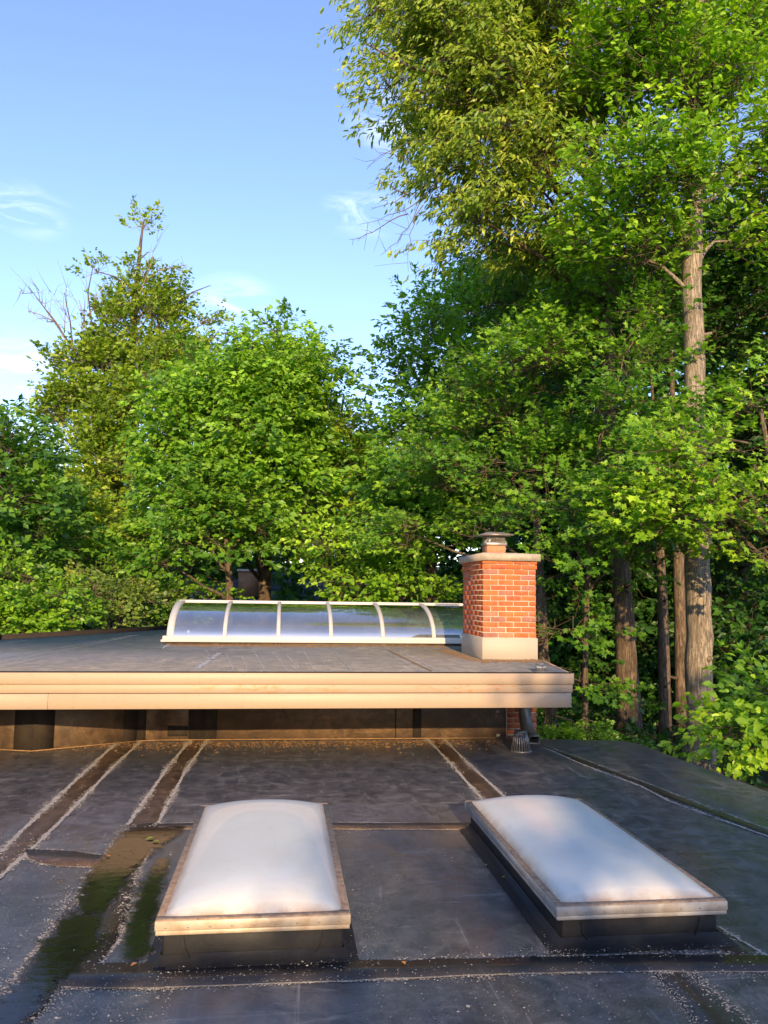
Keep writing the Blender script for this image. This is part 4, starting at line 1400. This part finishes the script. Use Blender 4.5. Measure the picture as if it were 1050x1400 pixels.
make_tree('spreading_tree', 'brown-barked tree whose drooping olive crown spreads left over the sky', 'tree',
          [(862, 1012, 13.5), (858, 900, 13.5), (849, 780, 13.5), (836, 600, 13.6), (826, 420, 13.7), (815, 250, 13.8), (800, 0, 14)], [.20, .185, .165, .135, .11, .09, .04],
          [(590, 40, 13.2, 84, 75, 1.4), (640, 110, 13.0, 110, 85, 1.6), (720, 30, 13.2, 110, 90, 1.6), (538, 100, 13.0, 38, 56, .7), (622, 200, 13.0, 52, 75, 1.1), (700, 230, 13.0, 100, 85, 1.5), (780, 140, 13.4, 110, 100, 1.6),
           (650, -60, 13.6, 180, 70, 2.0), (655, 310, 13.2, 60, 55, 1.0), (760, 320, 13.6, 100, 80, 1.4), (595, 266, 12.8, 24, 28, .5), (520, 15, 13, 26, 60, .5)],
          'ash', 'leaf_ash', 'bark_brown', 0.6, None, .18, tintbase=.68,
          extra_limbs=[([(815, 250, 13.8), (740, 190, 13.4), (640, 110, 12.9), (560, 92, 12.6), (500, 60, 12.4)], .07),
                       ([(815, 300, 13.8), (760, 250, 12.9), (700, 165, 12.5), (650, 150, 12.3)], .05),
                       ([(826, 420, 13.7), (850, 410, 12.6), (800, 360, 12.2), (740, 330, 12.0)], .035)])
# dead hanging twigs at the crown's left edge
dead = [((600, 250, 12.8), (550, 270, 12.7), (505, 288, 12.6)), ((590, 262, 12.8), (540, 300, 12.7), (490, 305, 12.6)), ((580, 280, 12.8), (548, 330, 12.8), (520, 350, 12.8)),
        ((600, 240, 12.8), (560, 215, 12.8), (520, 208, 12.7)), ((575, 270, 12.8), (556, 320, 12.7), (558, 372, 12.7)), ((560, 290, 12.7), (500, 322, 12.7), (478, 330, 12.7)),
        ((585, 190, 12.8), (545, 190, 12.8), (500, 230, 12.8)), ((560, 268, 12.7), (530, 255, 12.7), (512, 240, 12.7))]
tw = thing('dead_branch', tuple(at(600, 250, y=12.8)), 'bare dead twigs hanging from the left edge of the drooping crown', 'branch')
q = MB()
for a, b, c in dead:
    W = [at(*p[:2], y=p[2]) for p in (a, b, c)]
    W2 = []
    for i in range(9):
        t = i / 8
        W2.append((1 - t) ** 2 * W[0] + 2 * t * (1 - t) * W[1] + t * t * W[2] + RNG.normal(0, .015, 3))
    q.tube(W2, np.linspace(.012, .003, 9), 4)
    for i in (3, 4, 5, 6, 7):
        e = W2[i] + RNG.normal(0, .18, 3) + np.array([-.12, 0, -.10])
        q.tube([W2[i], (W2[i] + e) / 2 + RNG.normal(0, .02, 3), e], [.005, .0035, .0022], 3)
q.build('twigs', M['bark_twig'], tw, kind='stuff')

make_tree('maple_tree', 'dense mid-green maple standing behind the chimney, in front of the dark wood', 'tree',
          [(756, 1000, 13.4), (744, 900, 13.4), (738, 800, 13.4), (730, 640, 14.5), (726, 500, 15)], [.105, .095, .08, .055, .02],
          [(650, 560, 14.5, 75, 55, 1.3), (730, 500, 13.6, 90, 60, 1.4), (690, 640, 13.2, 85, 50, 1.3), (600, 640, 15.0, 70, 50, 1.3), (650, 720, 14.6, 80, 45, 1.2), (760, 620, 13.5, 70, 50, 1.2), (780, 440, 14, 80, 60, 1.3), (560, 730, 15.5, 60, 40, 1), (700, 420, 15.5, 70, 60, 1.2)],
          'maple', 'leaf_maple', 'bark_brown', .52, None, .26, tintbase=.62)
make_tree('maple_tree', 'bright young maple spreading its layered sprays across the thick grey trunk', 'tree',
          [(1080, 1040, 10.0), (1075, 860, 10.0), (1062, 680, 10.0), (1040, 560, 10.0)], [.075, .07, .055, .025],
          [(990, 610, 9.6, 80, 30, .9), (900, 620, 9.7, 60, 32, .9), (1030, 640, 9.5, 50, 35, .8), (900, 700, 10.0, 75, 35, .9), (975, 720, 10.0, 60, 30, .8), (840, 640, 10.4, 50, 35, .8), (1035, 545, 10, 50, 30, .9), (1045, 750, 9.8, 40, 25, .6), (950, 650, 9.7, 70, 50, .9), (930, 700, 9.9, 60, 45, .8), (1010, 690, 9.7, 60, 45, .8)],
          'maple', 'leaf_bright', 'bark_brown', .62, None, .26, tintbase=.62, limbr=.02)
make_tree('maple_tree', 'lower maple with downswept sprays between the brown trunk and the chimney', 'tree',
          [(800, 1010, 12.0), (800, 870, 12.0), (806, 740, 11.9), (812, 640, 11.8)], [.05, .045, .04, .02],
          [(790, 770, 11.6, 50, 32, .8), (760, 700, 11.6, 60, 32, .9), (830, 730, 11.3, 60, 30, .8), (770, 860, 12.0, 34, 40, .6), (850, 560, 11.6, 70, 36, 1.0), (880, 500, 11.8, 60, 36, .9), (800, 940, 12.2, 26, 34, .5), (880, 600, 11.4, 85, 60, 1.1), (890, 750, 12.0, 70, 48, .9), (870, 460, 12.0, 85, 60, 1.1), (840, 680, 11.2, 80, 50, 1.0), (900, 360, 12.3, 60, 60, 1.0)],
          'maple', 'leaf_maple', 'bark_brown', .50, None, .25, tintbase=.55, limbr=.02)
make_tree('slender_tree', 'slender dark trunk just left of the thickest trunk', 'tree',
          [(934, 1040, 14.5), (930, 850, 14.5), (925, 700, 14.5), (920, 560, 14.8), (915, 400, 15)], [.13, .12, .10, .06, .02],
          [(900, 400, 15.5, 90, 90, 1.5), (960, 300, 15.5, 90, 90, 1.5), (1000, 440, 15.0, 80, 80, 1.4), (1040, 560, 15, 60, 70, 1.3)], 'mapleS', 'leaf_dark', 'bark_brown', .5, 'slender trees between the thick trunks', .1, tintbase=.4)
make_tree('slender_tree', 'slender pale-ringed trunk midway between the two thick trunks', 'tree',
          [(909, 1020, 13.8), (908, 900, 13.8), (903, 760, 13.8), (897, 640, 14), (890, 500, 14.2)], [.105, .10, .08, .05, .02],
          [(860, 440, 15, 80, 70, 1.4), (820, 540, 15.5, 80, 60, 1.4), (900, 620, 15, 70, 60, 1.2), (840, 700, 16, 80, 60, 1.2)], 'mapleS', 'leaf_dark', 'bark_brown', .5, 'slender trees between the thick trunks', .1, tintbase=.4)
# understorey deep in the wood; leaf tint lowered to paint in its shade
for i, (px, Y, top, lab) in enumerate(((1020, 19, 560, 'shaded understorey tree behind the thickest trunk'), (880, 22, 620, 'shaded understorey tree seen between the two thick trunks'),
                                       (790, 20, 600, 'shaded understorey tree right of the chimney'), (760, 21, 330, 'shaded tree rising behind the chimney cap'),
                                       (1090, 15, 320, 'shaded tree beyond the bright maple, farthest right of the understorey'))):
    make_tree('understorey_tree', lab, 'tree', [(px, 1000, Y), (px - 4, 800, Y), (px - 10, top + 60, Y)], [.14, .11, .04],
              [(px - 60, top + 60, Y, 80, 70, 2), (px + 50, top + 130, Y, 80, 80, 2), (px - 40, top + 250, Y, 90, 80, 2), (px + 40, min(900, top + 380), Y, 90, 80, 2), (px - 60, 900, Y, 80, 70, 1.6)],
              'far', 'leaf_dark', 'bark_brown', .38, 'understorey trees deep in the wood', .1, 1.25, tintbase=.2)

# --- centre and left trees
make_tree('maple_tree', 'leafy maple right of the sky gap, between centre tree and the tall wood', 'tree',
          [(590, 830, 19), (588, 700, 19), (584, 560, 19), (580, 460, 19)], [.13, .11, .08, .03],
          [(590, 450, 19, 45, 38, 1.1), (555, 505, 18.5, 38, 42, 1.1), (620, 520, 19, 60, 55, 1.5), (560, 590, 18.5, 60, 45, 1.4), (640, 600, 19.5, 60, 60, 1.5), (560, 680, 18, 70, 50, 1.5), (640, 420, 20, 50, 55, 1.3), (620, 700, 18.5, 70, 60, 1.4), (530, 740, 18, 50, 40, 1.2)],
          'far', 'leaf_maple', 'bark_brown', 0.62, None, .12, 1.1, tintbase=.72)
make_tree('small_tree', 'yellowish small tree at the foot of the sky gap', 'tree',
          [(470, 800, 23), (466, 700, 23), (462, 600, 23), (470, 540, 23)], [.11, .09, .06, .03],
          [(462, 580, 23, 32, 36, 1.1), (500, 640, 23, 34, 42, 1.1), (455, 640, 22.5, 50, 48, 1.3), (490, 700, 22, 50, 45, 1.3), (440, 720, 22, 50, 40, 1.2)],
          'far', 'leaf_yellow', 'bark_brown', 0.6, None, .15, 1.2, tintbase=.5)
make_tree('oak_tree', 'broad full green tree with a pointed top behind the glass skylight', 'tree',
          [(362, 800, 22), (362, 700, 22), (366, 600, 22), (374, 480, 22)], [.17, .14, .11, .04],
          [(375, 448, 22, 22, 20, .7), (350, 500, 21.5, 62, 38, 1.4), (420, 500, 22, 38, 36, 1.1), (290, 560, 21, 60, 48, 1.5), (370, 570, 21, 75, 50, 1.7), (420, 580, 21.5, 40, 50, 1.2), (240, 620, 20.5, 50, 45, 1.3), (310, 640, 20.5, 80, 50, 1.7),
           (400, 650, 20.5, 65, 48, 1.4), (220, 690, 20, 50, 42, 1.3), (290, 715, 20, 60, 40, 1.4), (390, 720, 20, 60, 38, 1.3), (200, 745, 20, 45, 30, 1.1), (270, 510, 22, 40, 34, .9), (330, 540, 20.8, 70, 60, 1.2), (395, 530, 21, 55, 50, 1.2), (345, 600, 20, 80, 50, 1.2), (245, 570, 20.5, 50, 50, 1.2), (440, 520, 21.5, 30, 40, .9)],
          'far', 'leaf_maple', 'bark_brown', 0.66, None, .10, 1.05, tintbase=.72)
make_tree('forked_tree', 'small dark-stemmed tree with low boughs, left of the full green tree', 'tree',
          [(315, 800, 19), (313, 770, 19), (308, 740, 19), (300, 690, 19)], [.09, .08, .07, .03],
          [(270, 740, 18.6, 60, 30, 1.0), (340, 730, 18.8, 50, 30, .9), (215, 770, 18, 40, 25, .9), (300, 690, 18.8, 60, 35, 1.0)],
          'far', 'leaf_maple', 'bark_brown', 0.62, None, .1, 1.1, tintbase=.55)
make_tree('low_tree', 'low bright-leaved tree behind the middle of the glass skylight', 'tree',
          [(455, 830, 18), (453, 790, 18), (450, 750, 18)], [.09, .07, .04],
          [(470, 775, 17.5, 40, 22, .9), (450, 750, 17.5, 60, 30, 1.0), (500, 790, 17.2, 60, 28, 1.0), (550, 800, 17, 50, 26, .9), (490, 815, 17, 40, 14, .7), (590, 810, 17, 40, 22, .8), (530, 815, 16.8, 50, 16, .7)],
          'mapleS', 'leaf_bright', 'bark_brown', 0.62, None, .08, 1.05, tintbase=.45)
make_tree('sparse_tree', 'tallest left tree, sparse crown and bare limbs against the sky', 'tree',
          [(160, 800, 26), (157, 690, 26), (170, 590, 26), (178, 500, 26), (187, 400, 26), (192, 330, 26), (197, 300, 26)], [.24, .20, .16, .12, .08, .05, .02],
          [(198, 312, 26, 14, 18, .5), (205, 345, 26, 26, 20, .7), (190, 380, 26, 22, 22, .7), (150, 378, 26, 18, 16, .6), (135, 372, 26, 18, 12, .5), (160, 440, 26, 35, 32, 1.0), (215, 430, 26, 42, 36, 1.2), (270, 400, 26, 26, 22, .8), (285, 440, 26, 20, 22, .6), (150, 480, 26, 42, 30, 1.1), (240, 490, 26, 52, 36, 1.3),
           (85, 495, 26, 34, 22, .9), (115, 540, 25.5, 50, 30, 1.2), (180, 560, 25.5, 60, 42, 1.5), (100, 600, 25, 32, 32, 1.0), (160, 640, 25, 62, 50, 1.5), (110, 690, 24.5, 45, 48, 1.4), (170, 730, 24, 50, 40, 1.3), (70, 650, 25, 20, 22, .7), (280, 480, 26, 24, 22, .6), (200, 470, 26, 40, 40, 1.0), (130, 500, 25.8, 50, 40, 1.2), (215, 520, 25.5, 60, 40, 1.2), (230, 400, 26, 30, 30, .8), (175, 410, 26, 30, 30, .8), (80, 560, 25.5, 36, 36, 1.0), (130, 590, 25, 60, 40, 1.3)],
          'sparse', 'leaf_yellow', 'bark_brown', .62, None, .22, 1.0, tintbase=.28, twigmat='bark_pale', limbr=.03,
          extra_limbs=[([(157, 690, 26), (140, 600, 25.6), (122, 540, 25.4), (100, 478, 25.3), (75, 440, 25.2), (45, 400, 25.1)], .10),
                       ([(100, 478, 25.3), (96, 440, 25.3), (88, 400, 25.2)], .035), ([(110, 500, 25.3), (118, 450, 25.3), (108, 410, 25.2)], .03),
                       ([(75, 440, 25.2), (55, 430, 25.2), (38, 425, 25.2)], .02), ([(187, 400, 26), (215, 370, 25.7), (255, 362, 25.5)], .03),
                       ([(178, 500, 26), (220, 440, 25.7), (262, 400, 25.5), (288, 390, 25.5)], .05), ([(170, 560, 26), (130, 480, 25.5), (120, 400, 25.5), (128, 360, 25.5)], .05)])
# its bare upper twigs
br = thing('bare_branch', tuple(at(100, 478, y=25.3)), 'leafless grey limb tips reaching left from the sparse tall tree', 'branch')
q = MB()
for (x0, y0, x1, y1) in ((100, 478, 45, 400), (75, 440, 40, 428), (88, 455, 92, 395), (110, 500, 120, 400), (118, 450, 100, 405), (96, 440, 70, 400), (45, 400, 28, 398), (120, 430, 138, 395), (215, 370, 252, 365), (192, 400, 215, 330), (62, 420, 50, 392), (285, 470, 312, 450), (280, 490, 300, 475)):
    A, B = at(x0, y0, y=25.3), at(x1, y1, y=25.2)
    W = [A + (B - A) * t + RNG.normal(0, .05, 3) * (0 < t < 1) for t in np.linspace(0, 1, 6)]
    q.tube(W, np.linspace(.02, .005, 6), 4)
    for i in (1, 2, 3, 4, 5):
        for s_ in (0, 1):
            e = W[i] + (B - A) * .22 + RNG.normal(0, .26, 3) + np.array([0, 0, .12])
            q.tube([W[i], (W[i] + e) / 2 + RNG.normal(0, .04, 3), e], [.008, .006, .003], 3)
q.build('twigs', M['bark_pale'], br, kind='stuff')
make_tree('edge_tree', 'dark rounded tree filling the left edge of the view', 'tree',
          [(-10, 860, 18), (-8, 760, 18), (0, 650, 18), (5, 580, 18)], [.15, .13, .08, .03],
          [(0, 598, 18, 38, 34, 1.2), (20, 640, 18, 48, 40, 1.3), (-30, 650, 18.5, 50, 50, 1.4), (15, 700, 17.5, 60, 42, 1.4), (-20, 760, 17.5, 60, 48, 1.4), (55, 740, 17.5, 36, 34, 1.0)],
          'far', 'leaf_dark', 'bark_brown', 0.62, None, .08, 1.05, tintbase=.75)
make_tree('small_tree', 'yellow-green sapling at the foot of the sparse tall tree', 'tree',
          [(100, 830, 21), (102, 760, 21), (105, 700, 21)], [.08, .06, .03],
          [(110, 700, 21, 50, 40, 1.1), (150, 760, 20.5, 55, 36, 1.1), (80, 750, 20.5, 40, 36, 1.0), (190, 790, 20, 40, 24, .8)],
          'sparse', 'leaf_yellow', 'bark_brown', .8, None, .08, .95, tintbase=.45)


def shrub(label, px, py0, Y, lobes, style, mat, dens, tb, group=None, name='shrub', stems=7, twig='bark_twig', base=None, scale=1.0):
    r = make_tree(name, label, 'shrub' if name != 'hedge' else 'hedge', [(px, py0, Y), (px + 2, py0 - 20, Y)], [.03, .02], lobes, style, mat, 'bark_brown', dens, group, .06, scale, tb, True, base, (), False, twig, .012)
    return r
shrub('bright big-leaved shrub at the left edge beyond the raised roof rim', 40, 880, 15.5,
      [(20, 830, 15.5, 50, 32, 1.0), (75, 825, 15.3, 45, 34, 1.0), (45, 860, 14.9, 60, 20, .8), (-30, 850, 15, 50, 36, .9), (20, 790, 16, 50, 26, .9)], 'bush', 'leaf_bright', .55, .4, 'shrubs along the far side of the upper roof', scale=1.1)
shrub('twiggy grey-green shrub in the middle of the row beyond the roof rim', 150, 870, 17,
      [(140, 820, 17, 50, 28, 1.0), (190, 825, 17.3, 48, 30, 1.0), (160, 850, 16.8, 60, 16, .8), (110, 800, 17.5, 36, 26, .8), (180, 800, 17.8, 40, 20, .8)], 'bush', 'leaf_sparse', .36, .3, 'shrubs along the far side of the upper roof', twig='bark_pale')
shrub('fresh green shrub touching the near end of the arched glass skylight', 240, 860, 18.5,
      [(225, 815, 18.6, 40, 24, .9), (255, 812, 19, 36, 22, .9), (235, 845, 18.4, 50, 18, .8), (290, 815, 19.5, 36, 16, .8)], 'bush', 'leaf_maple', .50, .6, 'shrubs along the far side of the upper roof')
shrub('low spreading juniper beyond the roof corner under the fascia end', 790, 1040, 11.0,
      [(770, 1006, 11.0, 46, 15, .5), (812, 1007, 11.0, 44, 13, .5), (745, 1008, 11.2, 34, 15, .5), (848, 1018, 11.2, 30, 12, .4)], 'juniper', 'leaf_bright', 1.0, .5, None, 'hedge', base=0, scale=1.0)

# shrub at the near right with leaves large enough to be single
bs = [(1035, 985, 8.4, 42, 34, .5), (1060, 950, 8.5, 40, 32, .6), (1050, 1020, 8.3, 45, 34, .6), (1085, 990, 8.2, 60, 60, .6), (1010, 1000, 8.2, 30, 30, .4)]
NB = shrub('bright broad-leaved bush leaning over the near right roof edge', 1060, 1100, 8.6, bs, 'bush', 'leaf_bright', .62, .8, None, 'leafy_bush', base=0)
st = dict(STYLE['bush']); st['size'] = .10
CLb, LCb, LOb, Cb, Db, nsb = crown_arrays([(1015, 975, 8.1, 44, 46, .3), (1042, 965, 8.0, 40, 50, .3)], st, .45, (5.4, 8.6))
Pb, tb_, nb_, sb_, _ = sprays(Cb, Db, st)
idx = RNG.permutation(len(Pb))[:260]
tvb, tfb = TEMPL['oval']
single = [mesh_np('leaf', tvb, tfb, M['leaf_bright'], False, np.full(len(tvb), t_)) for t_ in (.6, .7, .8, .9, .98)]
for i in idx:
    y_ = Vector(tb_[i]).normalized(); z_ = Vector(nb_[i]); z_ = (z_ - y_ * z_.dot(y_)).normalized(); x_ = y_.cross(z_)
    o = bpy.data.objects.new('leaf', single[int(RNG.integers(0, 5))])
    COL.objects.link(o); o.parent = NB
    s_ = sb_[i]
    p_ = Vector(Pb[i]) - NB.location
    o.matrix_local = Matrix(((x_.x * s_, y_.x * s_, z_.x * s_, p_.x), (x_.y * s_, y_.y * s_, z_.y * s_, p_.y), (x_.z * s_, y_.z * s_, z_.z * s_, p_.z), (0, 0, 0, 1)))

# --- far woods: one mass
def woods():
    st = STYLE['woods']
    lobes = []
    rs = np.random.default_rng(5)
    for i in range(34):
        px = -120 + i * 40 + rs.uniform(-12, 12)
        Y = rs.uniform(32, 46)
        top = 640 if px < 450 else (600 if px < 640 else 330 + rs.uniform(-40, 60))
        if px > 640: Y = rs.uniform(24, 34)
        py = top + 50
        while py < 900:
            lobes.append((px + rs.uniform(-15, 15), py, Y, 46, 44, 2.0)); py += 62
    CL, LC, LO, C, D, ns = crown_arrays(lobes, st, .36, (3, 50), 1.0, 0)
    P, tip, nrm, size, _ = sprays(C, D, st)
    tint = np.clip(.42 + np.repeat(RNG.normal(0, .15, len(C)), st['nl']) + RNG.normal(0, .1, len(P)), 0, 1)
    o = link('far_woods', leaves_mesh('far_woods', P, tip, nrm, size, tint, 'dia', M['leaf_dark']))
    o['kind'] = 'stuff'
    o['label'] = 'dark mass of woodland behind all the other trees'
woods()

def sky_screen_woods():
    # unseen wood on the left, added to cut low sky light
    st = STYLE['woods']
    k = 330
    y = RNG.uniform(-14, 13, k)
    CL = np.stack([-13.5 - RNG.uniform(0, 3, k) - np.clip(y - 6, 0, 10) * .3, y, RNG.uniform(-.5, 1, k) * 4.2 + 3.6 + np.sin(y * .7)], 1)
    C = (CL[:, None] + RNG.normal(0, .9, (k, 8, 3)) * np.array([1, 1, .5])).reshape(-1, 3)
    D = RNG.normal(0, 1, C.shape) * np.array([1, 1, .3]) + np.array([.7, 0, 0])
    P, tip, nrm, size, _ = sprays(C, D, st)
    o = link('woods', leaves_mesh('woods', P, tip, nrm, size, np.clip(RNG.normal(.45, .15, len(P)), 0, 1), 'dia', M['leaf_dark']))
    o['kind'] = 'stuff'
    o['label'] = 'unseen wood added past the left side of the house to cut sky light'
sky_screen_woods()

def undergrowth():
    st = dict(STYLE['woods']); st['size'] = .13; st['L'] = .5; st['nl'] = 12
    k = 620
    x = RNG.uniform(3.4, 15, k); y = RNG.uniform(9.8, 30, k)
    x = np.where(y < 11.2, x + 1.2, x)
    CL = np.stack([x, y, GZ + .15 + RNG.uniform(0, .8, k) * np.clip((y - 8) / 8, .3, 1.6)], 1)
    C = (CL[:, None] + RNG.normal(0, .35, (k, 5, 3)) * np.array([1, 1, .4])).reshape(-1, 3)
    D = RNG.normal(0, 1, C.shape) * np.array([1, 1, .4])
    P, tip, nrm, size, _ = sprays(C, D, st)
    o = link('undergrowth', leaves_mesh('undergrowth', P, tip, nrm, size, np.clip(RNG.normal(.15, .12, len(P)), 0, 1), 'dia', M['leaf_dark']))  # low tint puts the deep shade into the leaf colour
    o['kind'] = 'stuff'
    o['label'] = 'leafy undergrowth darkened for deep shade on the forest floor between the trunks'
undergrowth()

# --- trees behind the photographer, whose shade falls on the near roof
def shade_tree(x, y, top, w, lab, dens=.5, low=1.0, style='broad'):
    st = STYLE['woods']
    z = GZ
    root = thing('shade_tree', (x, y, GZ), lab, 'tree', 'trees behind the viewpoint that shade the roof')
    q = MB(); q.tube([(x, y, GZ), (x + .1, y, top * .5), (x, y + .1, top * .9)], [.22, .16, .04], 10); q.build('trunk', M['bark_brown'], root, True)
    k = int(dens * w * (top - low) * 1.5)
    c = np.array([x, y, (top + low) / 2]); r = np.array([w / 2, 1.8, (top - low) / 2])
    d = RNG.uniform(-1, 1, (k * 3, 3)); m_ = (np.abs(d) ** 3).sum(1) < 1; d = d[m_][:k]
    CL = c + d * (r - np.array([.5, .5, .35]))
    C = (CL[:, None] + RNG.normal(0, .45, (len(CL), 7, 3)) * np.array([1, 1, .4])).reshape(-1, 3)
    C[:, 2] = np.minimum(C[:, 2], top - .1)
    D = (C - c) * np.array([1, 1, .1]) + RNG.normal(0, 1, C.shape) * np.array([1, 1, .2])
    s2 = dict(st); s2['L'] = .7; s2['size'] = .2
    P, tip, nrm, size, _ = sprays(C, D, s2)
    nrm = RNG.normal(0, 1, nrm.shape)
    o = link('crown', leaves_mesh('crown', P - np.array(root.location), tip, nrm, size, np.full(len(P), .5), 'dia', M['leaf_dark'])); o.parent = root
    o['kind'] = 'stuff'
shade_tree(-6.5, -15, 6.3, 7.0, 'low rounded tree behind the viewpoint, leftmost of the shade trees', 1.3)
shade_tree(-2.6, -15.3, 6.3, 2.6, 'low tree behind the viewpoint, beside the leftmost one', 1.3)
shade_tree(-0.6, -15.5, 5.98, 2.0, 'lowest tree straight behind the viewpoint', 1.3)
shade_tree(1.0, -15.0, 6.6, 2.4, 'medium tree behind and right of the viewpoint', 1.5)
shade_tree(2.85, -15.0, 8.05, 2.1, 'narrow tree behind the right corner of the roof', 4.5)
shade_tree(5.6, -15.0, 9.3, 4.2, 'broad tree behind the wooded side', 1.2)
shade_tree(9.2, -15.5, 9.9, 4.4, 'tallest tree behind the wooded side', 1.0)
shade_tree(13.5, -14.5, 9.4, 5.0, 'outermost tall tree behind the wooded side', .9)

# --- fallen leaves on the roof
fl = [(690, 1199, .4, .035, 'yellow', 'small yellow leaf lying against the right skylight curb'), (552, 1316, 0, .03, 'orange', 'small orange leaf on the near cross seam'),
      (205, 1146, 0, .06, 'green', 'yellow-green leaf floating on the long dark puddle'), (213, 1150, 0, .05, 'green', 'smaller green leaf beside another on the long puddle'),
      (148, 1170, 0, .035, 'orange', 'tiny orange leaf on the short curved seam'), (183, 1318, 0, .035, 'orange', 'pale orange leaf between the wet seams near the camera')]
cols = {'yellow': (0.50, 0.42, 0.03), 'orange': (0.55, 0.22, 0.04), 'green': (0.22, 0.30, 0.02)}
for c_, rgb in cols.items():
    M['fl_' + c_] = mat_simple('fallen_' + c_, rgb, .5)
for px, py, _, s_, c_, lab in fl:
    p = at(px, py, z=0.018)
    tv, tf = TEMPL['oval']
    th = RNG.uniform(0, 6.28); cc, ss = math.cos(th), math.sin(th)
    V = np.stack([(tv[:, 0] * cc - (tv[:, 1] - .5) * ss), (tv[:, 0] * ss + (tv[:, 1] - .5) * cc), tv[:, 2] * .8 + .02], 1) * s_
    o = link('fallen_leaf', mesh_np('fallen_leaf', V, tf, M['fl_' + c_]), None, tuple(p))
    props(o, lab, 'leaf', 'fallen leaves on the roof')

open('/tmp/leaves.txt','w').write(str(LEAFTOTAL))
